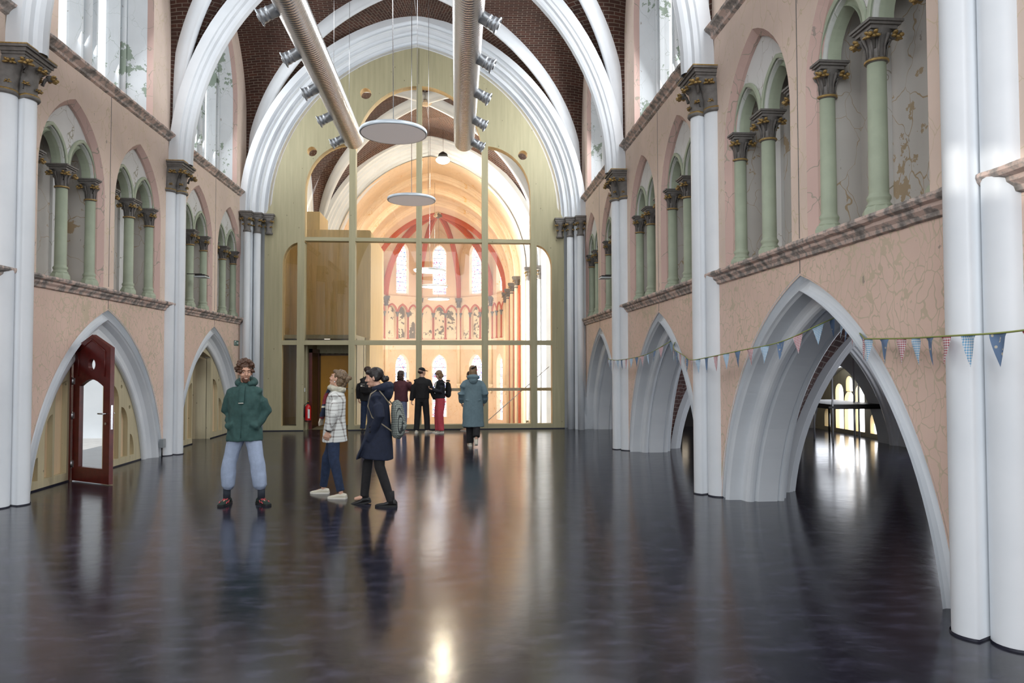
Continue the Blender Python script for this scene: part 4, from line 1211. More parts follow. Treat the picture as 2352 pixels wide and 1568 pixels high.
# ================================================================== pendant discs
for X, Y, Z, nm in ((-.90, 10.0, 4.97, 'nearer'), (-.90, 14.0, 4.95, 'farther')):
    root = thing('disc_pendant_lamp', (X, Y, Z), 'large round flat pendant lamp with added glow on grey underside, %s of the two unlit' % nm, 'lamp', 'unlit disc pendants')
    mb = MB(); mb.lathe([(.44, -.022), (.472, -.025), (.475, -.02), (.475, .022), (.47, .028), (.10, .03), (.01, .03)], (0, 0, 0), 48); mb.build('rim', M_alu, root)
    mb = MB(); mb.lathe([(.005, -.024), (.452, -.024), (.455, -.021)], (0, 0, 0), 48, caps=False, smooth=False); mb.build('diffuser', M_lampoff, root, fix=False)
    # lower bridle and upper supply cables
    mb = MB(); mb.tube([(0, 0, .03), (.02, -.4, 1.75), (.02, -.4, 5.3)], .006, 5); mb.build('cable', M_steel, root)
    mb = MB(); mb.tube([(.32, .25, .03), (.32, .25, 5.3)], .0035, 4); mb.build('hanger_wire', M_steel, root)

# ================================================================== small fittings
root = thing('exit_sign', (XL + .006, 17.81, 2.22), 'small green and white emergency exit sign on the left wall above the far arch', 'sign')
mb = MB(); mb.box(-.004, .004, -.17, .17, -.062, .062); mb.build('plate', plain('sign_green', lin(20, 84, 70), .5), root)
mb = MB(); SW = plain('sign_white', lin(235, 240, 238), .5)
mb.box(.004, .0055, -.15, -.02, -.05, .05); mb.build('door_symbol', SW, root)
mb = MB(); mb.box(.0056, .0065, -.12, -.05, -.05, .03); mb.build('running_figure', bpy.data.materials['sign_green'], root)
mb = MB(); mb.poly([[(.03, -.012), (.08, -.012), (.08, -.045), (.15, 0), (.08, .045), (.08, .012), (.03, .012)]], lambda h, z, u: (.0055, h, z)); mb.build('arrow', SW, root, fix=False)
root = thing('junction_box', (XL + .03, 13.42, .25), 'small grey electrical box low on the left wall beside the second column', 'socket box')
mb = MB(); mb.box(-.03, .05, -.05, .05, -.08, .08); mb.build('housing', plain('grey_plastic', lin(150, 156, 160), .5), root, bevel=.006)
mb = MB(); mb.tube([(.0, .01, -.08), (.0, .01, -.25)], .012, 8); mb.build('conduit', M_black, root)
root = thing('light_switch', (-3.895, Y_S + .08, 1.04), 'tiny white switch on the timber post beside the doorway', 'switch')
mb = MB(); mb.box(0, .012, -.03, .03, -.05, .05); mb.build('plate', SW, root); mb = MB(); mb.box(.012, .016, -.018, .018, -.03, .03); mb.build('rocker', M_alu, root)
root = thing('fire_extinguisher', (-3.80, Y_S + .06, .22), 'red fire extinguisher hung on the post left of the doorway', 'fire extinguisher')
mb = MB(); mb.lathe([(.05, 0), (.072, .015), (.075, .04), (.075, .36), (.06, .41), (.03, .44), (.022, .46)], (0, 0, 0), 20); mb.build('cylinder', plain('extinguisher_red', lin(196, 24, 30), .3), root)
mb = MB(); mb.lathe([(.0761, .10), (.0761, .32)], (0, 0, 0), 20, caps=False); mb.build('label', plain('extinguisher_label', lin(214, 206, 200), .5), root) if False else None
mb = MB(); mb.lathe([(.076, .015), (.078, .03), (.076, .045)], (0, 0, 0), 20, caps=False); mb.build('foot_ring', M_black, root)
mb = MB(); mb.box(-.018, .018, -.02, .02, .45, .50); mb.box(-.015, .015, -.09, .03, .50, .52); mb.build('valve', M_black, root)
mb = MB(); mb.tube([(-.02, -.02, .48), (-.075, -.05, .44), (-.085, -.055, .30), (-.085, -.055, .12)], .011, 8); mb.build('hose', M_black, root)
mb = MB(); mb.box(.012, .062, -.0795, -.0775, .10, .33); mb.build('white_label', SW, root)
mb = MB(); mb.box(-.016, .016, -.02, .02, .515, .53); mb.build('pin_tag', plain('tag_yellow', lin(220, 190, 40), .5), root)
mb = MB(); mb.box(-.09, -.072, -.02, .03, .1, .4); mb.build('bracket', M_black, root)
for side, X, Y in ((-1, XL + .17, 14.95), (1, XR - .22, 14.6)):
    root = thing('wall_floodlight', (X, Y, 3.49), 'small flat floodlight on a bracket in front of the green columns, %s wall' % SIDE[side], 'light', 'bracket floodlights')
    mb = MB(); mb.box(-.10, .10, -.13, .13, .015, .05); mb.build('housing', M_black, root, bevel=.01)
    mb = MB(); mb.box(-.115, .115, -.145, .145, -.01, .015); mb.build('rim', M_alu, root, bevel=.005)
    mb = MB(); mb.tube([(0, 0, .05), (0, 0, .07), (side * .30, 0, .07)], .009, 6); mb.build('arm', M_black, root)

# ================================================================== bunting
def fabric(name, kind):
    t = NT(name); uv = t.coord('UV'); sp = t.node('SeparateXYZ', i_0=uv)
    if kind == 'floral':
        n = t.node('TexVoronoi', i_Scale=26.0); t.link(uv, n.inputs['Vector'])
        f1 = t.math('LESS_THAN', n.outputs['Distance'], .22); g = t.math('GREATER_THAN', t.noise(uv, 14, 2), .47)
        c = t.mix(t.math('MULTIPLY', f1, g), lin(104, 128, 160), lin(196, 190, 174)); t.col(c, .8); return t.m
    col = {'red': lin(168, 38, 56), 'blue': lin(96, 164, 208)}[kind]
    a = t.math('LESS_THAN', t.math('FRACT', t.math('MULTIPLY', sp.outputs[0], 1 / .016)), .5); b = t.math('LESS_THAN', t.math('FRACT', t.math('MULTIPLY', sp.outputs[1], 1 / .016)), .5)
    f = t.math('MULTIPLY', t.math('ADD', a, b), .5)
    t.col(t.mix(f, lin(232, 234, 236), col), .8); return t.m
FAB = [('dark blue floral', fabric('floral_blue_cotton', 'floral')), ('light blue gingham', fabric('blue_gingham', 'blue')), ('red gingham', fabric('red_gingham', 'red'))]
M_tape = plain('olive_tape', lin(150, 160, 90), .7)
def catmull(P, n=12):
    out = []
    for i in range(len(P) - 1):
        p0 = P[max(i - 1, 0)]; p1 = P[i]; p2 = P[i + 1]; p3 = P[min(i + 2, len(P) - 1)]
        for j in range(n):
            t_ = j / n
            out.append(.5 * ((2 * p1) + (p2 - p0) * t_ + (2 * p0 - 5 * p1 + 4 * p2 - p3) * t_ ** 2 + (3 * p1 - p0 - 3 * p2 + p3) * t_ ** 3))
    out.append(P[-1]); return out
def bunting(P, label, k0, step, skip0=.05, w=.13, h=.19):
    pts = catmull([Vector(p) for p in P]); root = thing('bunting', (0, 0, 0), label, 'bunting', 'strings of bunting')
    mb = MB(); mb.tube(pts, .006, 5); mb.build('tape', M_tape, root)
    L = [0]
    for a, b in zip(pts, pts[1:]): L.append(L[-1] + (b - a).length)
    def at(s):
        for i in range(len(L) - 1):
            if L[i + 1] >= s: return pts[i].lerp(pts[i + 1], (s - L[i]) / max(1e-6, L[i + 1] - L[i]))
        return pts[-1]
    s = skip0; k = k0; rnd = random.Random(k0 + 3)
    while s + w < L[-1]:
        a, b = at(s), at(s + w); d = (b - a).normalized(); nrm = d.cross(Vector((0, 0, 1))).normalized(); tw = rnd.uniform(-.02, .02); ph = rnd.uniform(0, 6)
        vs, uv = [], []; NU, NV = 6, 8
        for i in range(NV + 1):
            t_ = i / NV; c0 = a.lerp(b, .5 * t_); c1 = b.lerp(a, .5 * t_)
            for j in range(NU + 1):
                p = c0.lerp(c1, j / NU); p = p + Vector((0, 0, -h * t_)) + nrm * (tw * t_ * t_ + .012 * sin(ph + 4 * j / NU + 2 * t_) * (t_ > 0) * (1 - t_))
                vs.append(p); uv.append(((j / NU - .5) * w * (1 - t_) + k * .31, h * (1 - t_)))
        fs = [(i * (NU + 1) + j, i * (NU + 1) + j + 1, (i + 1) * (NU + 1) + j + 1, (i + 1) * (NU + 1) + j) for i in range(NV) for j in range(NU)]
        mb = MB(); mb.add(vs, fs, 0, uv, True)
        nm, mt = FAB[k % 3]; o = mb.build('flag', mt, root, fix=False); o['label'] = nm + ' flag'
        k += 1; s += step
bunting([(3.0, 3.3, 1.87), (3.0, 3.66, 1.85), (3.02, 4.1, 1.85), (3.18, 4.78, 1.86), (3.22, 5.31, 1.876), (3.30, 5.48, 1.885), (3.55, 6.07, 2.01), (3.78, 6.74, 2.15)], 'string of gingham and floral bunting flags from the nearest right column into the near arch', 2, .232, .10)
bunting([(3.78, 6.74, 2.15), (3.48, 6.52, 2.06), (3.30, 6.98, 1.905), (3.15, 7.64, 1.83), (3.05, 8.5, 1.755), (3.03, 8.95, 1.735), (3.10, 9.46, 1.80), (3.22, 10.3, 1.93), (3.6, 11.2, 2.14)], 'string of gingham and floral bunting flags across the second right column', 0, .25, .1)
bunting([(3.6, 11.2, 2.14), (3.34, 11.1, 2.0), (3.2, 11.8, 1.84), (3.05, 13.0, 1.76), (3.02, 13.8, 1.775), (3.1, 14.3, 1.80)], 'string of small gingham bunting flags towards the third right column', 1, .25, .15)

# ================================================================== people
def floor_at(px, py, z=0.0):
    d = _f2 * FPX + _r2 * (px - 1176) + _u3 * (787 - py)
    t_ = (z - 1.68) / d.z
    return Vector((0, 0, 1.68)) + d * t_

def remesh(mb, voxel, smooth=2, amp=0.0, freq=9.0, aniso=(1, 1, 1), seed=0):
    me = bpy.data.meshes.new('tmp'); me.from_pydata(mb.v, [], mb.f); me.update()
    bm = bmesh.new(); bm.from_mesh(me); bmesh.ops.recalc_face_normals(bm, faces=bm.faces); bm.to_mesh(me); bm.free()
    o = bpy.data.objects.new('tmp', me); COL.objects.link(o)
    m = o.modifiers.new('r', 'REMESH'); m.mode = 'VOXEL'; m.voxel_size = voxel
    if smooth: m2 = o.modifiers.new('s', 'SMOOTH'); m2.iterations = smooth; m2.factor = .5
    dg = bpy.context.evaluated_depsgraph_get(); ev = o.evaluated_get(dg); new = bpy.data.meshes.new_from_object(ev)
    bpy.data.objects.remove(o); bpy.data.meshes.remove(me)
    if amp:
        off = Vector((seed * 3.1, seed * 1.7, seed * .9))
        nrm = [v.normal.copy() for v in new.vertices]
        for v, n_ in zip(new.vertices, nrm):
            q = Vector((v.co.x * aniso[0], v.co.y * aniso[1], v.co.z * aniso[2])) * freq + off
            w_ = noise.noise(q) + .5 * noise.noise(q * 2.3)
            v.co += n_ * (amp * w_)
    for p in new.polygons: p.use_smooth = True
    return new

def put(name, me, mat, parent):
    me.name = name; me.materials.clear()
    for m in (mat if isinstance(mat, (list, tuple)) else [mat]): me.materials.append(m)
    o = bpy.data.objects.new(name, me); COL.objects.link(o); o.parent = parent
    return o

def skin_mat(name, c):
    t = NT(name); v = t.coord()
    t.col(t.ramp(t.noise(v, 30, 3), [(.3, tuple(x * .92 for x in c)), (.7, c)]), .5)
    t.b.inputs['Subsurface Weight'].default_value = .08; t.b.inputs['Subsurface Radius'].default_value = (.02, .008, .004)
    return t.m
SKIN = skin_mat('skin', lin(214, 170, 146)); SKIN2 = skin_mat('skin_warm', lin(202, 156, 132))
def cloth(name, c, var=.12, rough=.85):
    return plain(name, c, rough, 0, var, 22, .15)
EYE_W = plain('eye_white', lin(190, 182, 174), .3); EYE_D = plain('eye_iris', lin(50, 36, 28), .2)
LIP = plain('lip', lin(178, 112, 100), .5); TEETH = plain('teeth', lin(232, 226, 214), .35)

def V3(*a): return Vector(a)
class Human:
    """local frame: faces +Y, right hand on +X, feet on z=0"""
    def __init__(s, name, label, loc, rz, H, pose, skin=SKIN, face=True):
        k = s.k = H / 1.75
        s.pose = pose; s.skin = skin
        P = lambda x, y, z: V3(x * k, y * k, z * k)
        lean = pose.get('lean', 0); hipy = pose.get('hipy', 0)
        s.pelvis = P(pose.get('hipx', 0), hipy, pose.get('hipz', .95))
        def up(x, y, z):   # lean forward from the hips
            return P(x + pose.get('hipx', 0), hipy + y + (z - .95) * lean, z)
        s.up = up
        s.chest = up(0, 0, 1.30); s.neck = up(0, -.012, 1.49); s.headc = up(0, .012 + pose.get('heady', 0), 1.635)
        s.sh = {1: up(.172, 0, 1.425), -1: up(-.172, 0, 1.425)}
        s.hip = {i: s.pelvis + P(i * .088, 0, -.04) for i in (1, -1)}
        s.foot, s.ankle, s.knee, s.fdir = {}, {}, {}, {}
        for i, kk in ((1, 'R'), (-1, 'L')):
            fx, fy, ang, lift, tilt = pose['foot' + kk]
            s.foot[i] = V3(fx, fy, lift); s.fdir[i] = (radians(ang), radians(tilt))
            s.ankle[i] = V3(fx, fy, lift) + P(0, 0, .085) + (P(0, .0, .04) if tilt else P(0, 0, 0))
            mid = (s.hip[i] + s.ankle[i]) / 2 + P(0, .012, .02)
            s.knee[i] = mid + P(pose.get('kx' + kk, 0), pose.get('ky' + kk, .02), pose.get('kz' + kk, 0))
        s.elb, s.wri = {}, {}
        for i, kk in ((1, 'R'), (-1, 'L')):
            e, w = pose['arm' + kk]
            s.elb[i] = s.sh[i] + P(i * e[0], e[1], e[2]); s.wri[i] = s.elb[i] + P(i * w[0], w[1], w[2])
        s.hm = Matrix.Translation(s.headc) @ Matrix.Rotation(radians(pose.get('yaw', 0)), 4, 'Z') @ Matrix.Rotation(radians(pose.get('pitch', 0)), 4, 'X') @ Matrix.Scale(k * 1.07, 4)
        # ---- body
        mb = MB(); T = mb.tube
        for i in (1, -1):
            T([s.hip[i] + P(0, 0, .05), s.hip[i] - P(0, 0, .08), (s.hip[i] + s.knee[i]) / 2, s.knee[i], (s.knee[i] + s.ankle[i]) / 2 + P(0, -.004, .05), s.ankle[i], s.ankle[i] - P(0, 0, .05)],
              [.080 * k, .080 * k, .066 * k, .046 * k, .042 * k, .030 * k, .032 * k], 12)
            fd = V3(-sin(s.fdir[i][0]), cos(s.fdir[i][0]), 0)
            T([s.ankle[i] - fd * .04 * k - P(0, 0, .04), s.ankle[i] + fd * .06 * k - P(0, 0, .05), s.ankle[i] + fd * .13 * k - P(0, 0, .065)], [.03 * k, .03 * k, .02 * k], 8)
            T([s.sh[i] + P(-i * .08, 0, -.015), s.sh[i] + P(-i * .015, 0, -.05), (s.sh[i] + s.elb[i]) / 2, s.elb[i], s.elb[i].lerp(s.wri[i], .35), s.wri[i]], [.036 * k, .042 * k, .040 * k, .034 * k, .036 * k, .025 * k], 10)
            s.hand(mb, i)
        T([s.pelvis - P(0, 0, .10), s.pelvis, up(0, 0, 1.08), up(0, .005, 1.25), up(0, 0, 1.38), up(0, -.01, 1.45), up(0, -.01, 1.49)],
          [(.10 * k, .09 * k), (.165 * k, .105 * k), (.135 * k, .09 * k), (.150 * k, .105 * k), (.135 * k, .085 * k), (.075 * k, .055 * k), (.05 * k, .045 * k)], 16, ref=(0, 1, 0))
        Hm = s.hm; hp = lambda x, y, z: Hm @ V3(x, y, z)
        T([s.neck - P(0, 0, .05), s.neck + P(0, .0, .02), hp(0, -.012, -.055), hp(0, -.01, .0)], [.062 * k, .054 * k, .052 * k, .05 * k], 12)
        q = Hm.to_3x3().normalized()
        def B(c, r): mb.ball(hp(*c), tuple(x * k for x in r), 0, 16, 10, q)
        B((0, -.018, .035), (.074, .094, .082)); B((0, .012, -.005), (.068, .080, .085)); B((0, .028, -.058), (.050, .055, .055)); B((0, .062, -.096), (.022, .020, .018))
        B((0, .076, .032), (.052, .016, .012)); B((-.034, .062, -.025), (.024, .022, .024)); B((.034, .062, -.025), (.024, .022, .024))
        B((-.074, -.006, -.008), (.010, .018, .030)); B((.074, -.006, -.008), (.010, .018, .030))
        mb.tube([hp(0, .080, .024), hp(0, .089, .0), hp(0, .101, -.024), hp(0, .090, -.034)], [.008 * k, .009 * k, .0125 * k, .011 * k], 10)
        B((0, .084, -.060), (.024, .010, .007)); B((0, .081, -.071), (.020, .010, .007))
        me = remesh(mb, .0055, 1)
        s.root = bpy.data.objects.new(name, me); me.materials.clear(); me.materials.append(skin); me.name = 'person'
        COL.objects.link(s.root); s.root.location = loc; s.root.rotation_euler = (0, 0, rz)
        tag(s.root, label, 'person', None)
        if face:
            for sg in (-1, 1):
                mb = MB(); mb.ball(hp(sg * .031, .078, .010), tuple(x * k for x in (.0115, .008, .0046)), 0, 12, 8, q)
                eye = mb.build('eye', EYE_W, s.root, fix=False)
                mb = MB(); mb.ball(hp(sg * .031, .0845, .010), tuple(x * k for x in (.0058, .0036, .0044)), 0, 10, 6, q); mb.build('iris', EYE_D, eye, fix=False)
            mb = MB(); mb.tube([hp(-.023, .081, -.060), hp(-.012, .087, -.0645), hp(0, .089, -.066), hp(.012, .087, -.0645), hp(.023, .081, -.060)], [.0022 * k, .0035 * k, .004 * k, .0035 * k, .0022 * k], 8)
            mouth = mb.build('mouth', LIP, s.root, fix=False)
            if pose.get('smile'):
                mb = MB(); mb.tube([hp(-.018, .085, -.0605), hp(0, .0925, -.064), hp(.018, .085, -.0605)], [.0022 * k, .0040 * k, .0022 * k], 6); mb.build('teeth', TEETH, mouth, fix=False)
    def hand(s, mb, i):
        k = s.k; d = (s.wri[i] - s.elb[i]).normalized(); pose = s.pose; kk = 'R' if i > 0 else 'L'
        hd = pose.get('hand' + kk, {}); d = (d + V3(*hd.get('dir', (0, 0, 0)))).normalized()
        pn = V3(*hd.get('palm', (-i, 0, 0))); pn = (pn - d * pn.dot(d)).normalized(); sd = d.cross(pn).normalized()
        if hd.get('flip'): sd = -sd
        w = s.wri[i]
        mb.tube([w - d * .01 * k, w + d * .02 * k, w + d * .055 * k, w + d * .085 * k], [(.024 * k, .018 * k), (.030 * k, .017 * k), (.040 * k, .015 * k), (.040 * k, .012 * k)], 12, ref=tuple(pn))
        curl = hd.get('curl', .35)
        for j, (off, ln) in enumerate(((.033, .068), (.011, .078), (-.011, .073), (-.033, .058))):
            p = w + d * (.080 - abs(off) * .15) * k + sd * off * 1.05 * k; dd = d + sd * off * 2.2; pts = [p - d * .01 * k]
            for q_ in range(3):
                a = curl * (q_ + 1) * .8
                dr = (dd * cos(a) + pn * sin(a)).normalized(); p = p + dr * ln * k / 2.6; pts.append(p)
            mb.tube(pts, [.0095 * k, .0092 * k, .0085 * k, .0065 * k], 8)
        p = w + d * .022 * k + sd * .028 * k
        mb.tube([p - sd * .012 * k, p + (sd * .7 + d * .6).normalized() * .030 * k, p + (sd * .6 + d + pn * .3).normalized() * .062 * k], [.013 * k, .0115 * k, .008 * k], 8)
    # ---- clothes
    def trousers(s, mat, thigh=.098, knee=.075, hem=.062, hz=.10, amp=.006, cuff=0, top=1.04, freq=7, name='trousers', belt=.158):
        k = s.k; mb = MB(); P = lambda x, y, z: V3(x * k, y * k, z * k)
        for i in (1, -1):
            a = s.ankle[i] + (s.knee[i] - s.ankle[i]).normalized() * (hz - .085) * k
            L = [s.hip[i] + P(-i * .01, 0, .06), s.hip[i] - P(0, 0, .07), (s.hip[i] + s.knee[i]) / 2, s.knee[i], (s.knee[i] + a) / 2, a + (s.knee[i] - a).normalized() * .05 * k, a]
            R_ = [thigh, thigh, (thigh + knee) / 2, knee, (knee + hem) / 2 + (.012 if cuff else 0), hem + (.012 if cuff else 0), hem if not cuff else cuff]
            mb.tube(L, [r * k for r in R_], 14)
        mb.tube([s.pelvis - P(0, 0, .12), s.pelvis - P(0, 0, .04), s.pelvis + P(0, 0, .03), s.up(0, 0, top)], [(.12 * k, .10 * k), (.182 * k, .125 * k), (.172 * k, .12 * k), (belt * k, .105 * k)], 18, ref=(0, 1, 0))
        return put(name, remesh(mb, .011, 3, amp * k, freq, (1, 1, .45), 1), mat, s.root)
    def upper(s, mat, hem_z=.86, hw=.20, hd=.135, ww=.175, wd=.12, cw=.195, cd=.132, sleeve=(.07, .058, .046), amp=.006, name='jacket', extra=None, freq=7, cut=1.0, collar=.065, seed=2, hemy=0):
        k = s.k; mb = MB(); P = lambda x, y, z: V3(x * k, y * k, z * k)
        zb = s.up(0, 0, .95); hem = V3(s.pelvis.x, s.pelvis.y + hemy * k, hem_z * k)
        mid = V3(s.pelvis.x, s.pelvis.y + hemy * .4 * k, (hem_z + .99) / 2 * k)
        ring_ = [(hem, hw, hd)]
        if hem_z < .88: ring_.append((mid, (hw + ww) / 2 + .005, (hd + wd) / 2 + .005))
        ring_ += [(s.up(0, 0, 1.08), ww, wd), (s.up(0, .005, 1.24), cw, cd), (s.up(0, 0, 1.34), cw * .98, cd * .95), (s.up(0, -.004, 1.40), cw * .86, cd * .82), (s.up(0, -.010, 1.445), cw * .62, cd * .68), (s.up(0, -.012, 1.48), cw * .42, cd * .58), (s.up(0, -.01, 1.51), collar, collar)]
        mb.tube([r[0] for r in ring_], [(r[1] * k, r[2] * k) for r in ring_], 22, ref=(0, 1, 0))
        for i in (1, -1):
            e = s.elb[i]; w = s.elb[i].lerp(s.wri[i], cut)
            mb.tube([s.sh[i] + P(-i * .10, -.005, -.005), s.sh[i] + P(-i * .05, 0, -.020), s.sh[i] + P(-i * .005, 0, -.045), s.sh[i].lerp(e, .5), e, e.lerp(w, .5), w], [.050 * k, .060 * k, sleeve[0] * .92 * k, (sleeve[0] + sleeve[1]) / 2 * k, sleeve[1] * k, (sleeve[1] + sleeve[2]) / 2 * k, sleeve[2] * k], 14)
        if extra: extra(mb, s)
        return put(name, remesh(mb, .010, 2, amp * k, freq, (1, 1, .6), seed), mat, s.root)
    def hood(s, mat, size=1.0):
        k = s.k; mb = MB(); pts = []; rad = []
        for j in range(13):
            a = radians(-150 + 300 * j / 12) ; r = .088
            x, y = sin(a) * r * 1.1, -cos(a) * r
            back = (1 + cos(a)) / 2
            pts.append(s.neck + V3(x, y - .01 - .035 * back, .0 + .035 * back) * k); rad.append((.028 + .030 * back * size) * k)
        mb.tube(pts, rad, 10)
        mb.ball(s.neck + V3(0, -.125, -.03) * k, (.085 * k * size, .05 * k * size, .085 * k * size))
        return put('hood', remesh(mb, .008, 2, .006 * k, 12, seed=4), mat, s.root)
    def shoes(s, mat, sole, length=.27, h=.075, accent=None, high=0, smat=None):
        k = s.k
        for i in (1, -1):
            ang, tilt = s.fdir[i]; M_ = Matrix.Translation(s.foot[i]) @ Matrix.Rotation(ang, 4, 'Z') @ Matrix.Rotation(-tilt, 4, 'X')
            pt = lambda x, y, z: M_ @ V3(x * k, y * k, z * k)
            root = None; mb = MB(); L = length
            secs = [(-.30, .030, .055), (-.27, .036, .07), (-.15, .038, .078 + high), (.0, .038, .082 + high), (.15, .041, .068), (.32, .047, .052), (.5, .046, .042), (.62, .036, .034), (.68, .018, .024)]
            rs = []
            for f_, w_, hh in secs:
                y = f_ * L
                rs.append([pt(w_ * cos(2 * pi * j / 14) * (1 if sin(2 * pi * j / 14) < 0 else .92), y, .014 + (hh - .014) * (.5 + .5 * sin(2 * pi * j / 14))) for j in range(14)])
            mb.rings(rs, 0, True, True)
            sh = mb.build('shoe', mat, s.root)
            mb = MB(); rs = []
            for f_, w_, hh in secs:
                y = f_ * L * 1.02
                rs.append([pt(-w_ * 1.08, y, .0), pt(w_ * 1.08, y, .0), pt(w_ * 1.08, y, .024), pt(-w_ * 1.08, y, .024)])
            mb.rings(rs, 0, True, False); mb.build('sole', sole, sh)
            if accent:
                mb = MB()
                for sg in (-1, 1):
                    mb.tube([pt(sg * .040, .10 * L, .055), pt(sg * .046, .22 * L, .030), pt(sg * .047, .32 * L, .046), pt(sg * .044, .42 * L, .026)], .006 * k, 6)
                mb.tube([pt(-.03, .12 * L, .072), pt(.03, .16 * L, .068)], .005 * k, 6); mb.tube([pt(-.03, .20 * L, .064), pt(.03, .23 * L, .060)], .005 * k, 6)
                mb.build('lace', accent, sh)
    def hair(s, mat, balls, voxel=.006, amp=.004, freq=40, name='hair', aniso=(1, 1, 1), smooth=1):
        k = s.k * 1.07; mb = MB(); q = s.hm.to_3x3().normalized()
        for c, r in balls: mb.ball(s.hm @ V3(*c), tuple(x * k for x in r), 0, 14, 9, q)
        return put(name, remesh(mb, voxel, smooth, amp * k, freq, aniso, 7), mat, s.root)

def hair_mat(name, c, c2):
    t = NT(name); v = t.coord('Object', (60, 60, 14))
    t.col(t.ramp(t.noise(v, 2.0, 4), [(.3, c), (.7, c2)]), .45); t.bump(t.noise(v, 3.0, 3), .4, .004); return t.m
HB = hair_mat('brown_curls', lin(52, 34, 24), lin(96, 62, 40)); HBL = hair_mat('ash_blonde_hair', lin(74, 60, 44), lin(136, 112, 84))
HK = hair_mat('black_hair', lin(16, 13, 13), lin(38, 30, 28)); HD = hair_mat('dark_brown_hair', lin(34, 22, 18), lin(70, 44, 34)); HL = hair_mat('light_brown_hair', lin(96, 72, 50), lin(150, 118, 84))
W_SNK = cloth('off_white_leather', lin(214, 208, 190), .04, .6); W_SOLE = plain('white_rubber', lin(220, 216, 204), .6); K_SOLE = plain('black_rubber', lin(20, 20, 22), .6)
BLK = cloth('black_cloth', lin(24, 23, 25), .2); BLK2 = cloth('black_trouser_cloth', lin(30, 29, 31), .2)
DENIM = cloth('dark_denim', lin(34, 48, 74), .25)

# ---- the man in the green jacket
f1, f2 = floor_at(521, 1157), floor_at(600, 1157); ctr = (f1 + f2) / 2
hx = (f2 - f1).length / 2
h = Human('person', 'smiling curly haired man in a green hooded jacket and pale blue baggy trousers', (ctr.x, ctr.y, 0), pi, 1.70,
          dict(footR=(hx, -.02, -6, 0, 0), footL=(-hx, .02, 42, 0, 0), kxR=.02, kxL=-.02, armR=((.075, -.06, -.275), (-.10, .10, -.19)), armL=((.075, -.06, -.275), (-.10, .10, -.19)), yaw=26, pitch=-4, smile=True,
               handR=dict(curl=.3), handL=dict(curl=.3)), SKIN2)
GRN = cloth('green_canvas', lin(50, 80, 77), .14)
def ex(mb, s):
    k = s.k
    for i in (-1, 1):
        mb.tube([s.up(i * .10, .13, 1.00), s.up(i * .155, .10, .98), s.up(i * .16, .05, .93)], [.03 * k, .055 * k, .04 * k], 10)
h.upper(GRN, .79, .222, .165, .195, .150, .200, .140, (.070, .064, .056), .013, extra=ex, collar=.075, freq=10)
h.hood(GRN, 1.15)
mb = MB(); k = h.k; mb.tube([h.up(0, .100, 1.47), h.up(0, .133, 1.40), h.up(0, .152, 1.28), h.up(0, .150, 1.25)], [(.034 * k, .012 * k), (.036 * k, .014 * k), (.036 * k, .014 * k), (.030 * k, .010 * k)], 10, ref=(0, 1, 0))
put('placket', remesh(mb, .006, 1, .003, 20), GRN, h.root)
mb = MB(); mb.tube([h.up(-.028, .168, 1.26), h.up(.03, .168, 1.26)], .005, 6); mb.build('toggle', W_SOLE, h.root)
mb = MB(); mb.tube([h.up(0, .160, 1.24), h.up(0, .158, 1.08), h.up(0, .165, .95), h.up(0, .172, .83)], [(.004, .004)] * 4, 6); mb.build('seam', GRN, h.root)
h.trousers(cloth('pale_blue_cotton', lin(158, 172, 196), .08), .104, .088, .074, .18, .012, cuff=.052, freq=8, belt=.165)
SOCK = cloth('charcoal_sock', lin(44, 50, 60))
for i in (1, -1):
    mb = MB(); mb.tube([h.ankle[i] - V3(0, 0, .02), h.ankle[i] + V3(0, 0, .13)], .044, 12); mb.build('sock', SOCK, h.root)
h.shoes(cloth('dark_green_suede', lin(34, 50, 44), .2), K_SOLE, .29, accent=plain('pink_lace', lin(196, 74, 84), .6), high=.02)
rnd = random.Random(11); bl = [((0, -.03, .055), (.082, .095, .078))]
for i in range(90):
    a = rnd.uniform(0, 2 * pi); e = rnd.uniform(-.25, 1.45); r_ = .098 + rnd.uniform(0, .014)
    x, y, z = r_ * .92 * cos(a) * cos(e), -.028 + r_ * 1.05 * sin(a) * cos(e), .035 + r_ * sin(e) * 1.05
    if y > .055 and z < .075: continue
    if z < -.02 and y > -.02: continue
    q_ = rnd.uniform(.014, .026); bl.append(((x, y, z), (q_, q_, q_)))
h.hair(HB, bl, .005, .006, 55)
h.hair(plain('stubble', lin(98, 68, 54), .9), [((0, .040, -.074), (.046, .048, .042)), ((0, .060, -.098), (.024, .022, .019)), ((0, .0855, -.0505), (.024, .009, .004))], .004, .001, 60, 'beard')
for sg in (-1, 1):
    mb = MB(); mb.tube([h.hm @ V3(sg * .014, .0925, .030), h.hm @ V3(sg * .032, .091, .036), h.hm @ V3(sg * .050, .078, .029)], .0042, 6); mb.build('eyebrow', HB, h.root)

# ---- the woman in the checked overshirt
f1, f2 = floor_at(748, 1133), floor_at(783, 1145); ctr = (f1 + f2) / 2; RZ = radians(84)
def loc2(p, c, rz): return Matrix.Rotation(-rz, 3, 'Z') @ (p - c)
a, b = loc2(f1, ctr, RZ), loc2(f2, ctr, RZ)
h = Human('person', 'woman in a white checked overshirt and dark red scarf looking up', (ctr.x, ctr.y, 0), RZ, 1.61,
          dict(footR=(a.x, a.y + .03, 0, 0, 0), footL=(b.x, b.y, -6, 0, 0), kyR=.03, kyL=.03, lean=-.04, hipy=-.02, armR=((.05, .02, -.28), (.0, .10, -.22)), armL=((.07, -.03, -.28), (-.02, .08, -.23)), pitch=17, yaw=-4, smile=True, heady=-.02,
               handL=dict(curl=.45, palm=(1, 0, 0)), handR=dict(curl=.45)))
t = NT('checked_wool'); v = t.coord(); sp = t.node('SeparateXYZ', i_0=v)
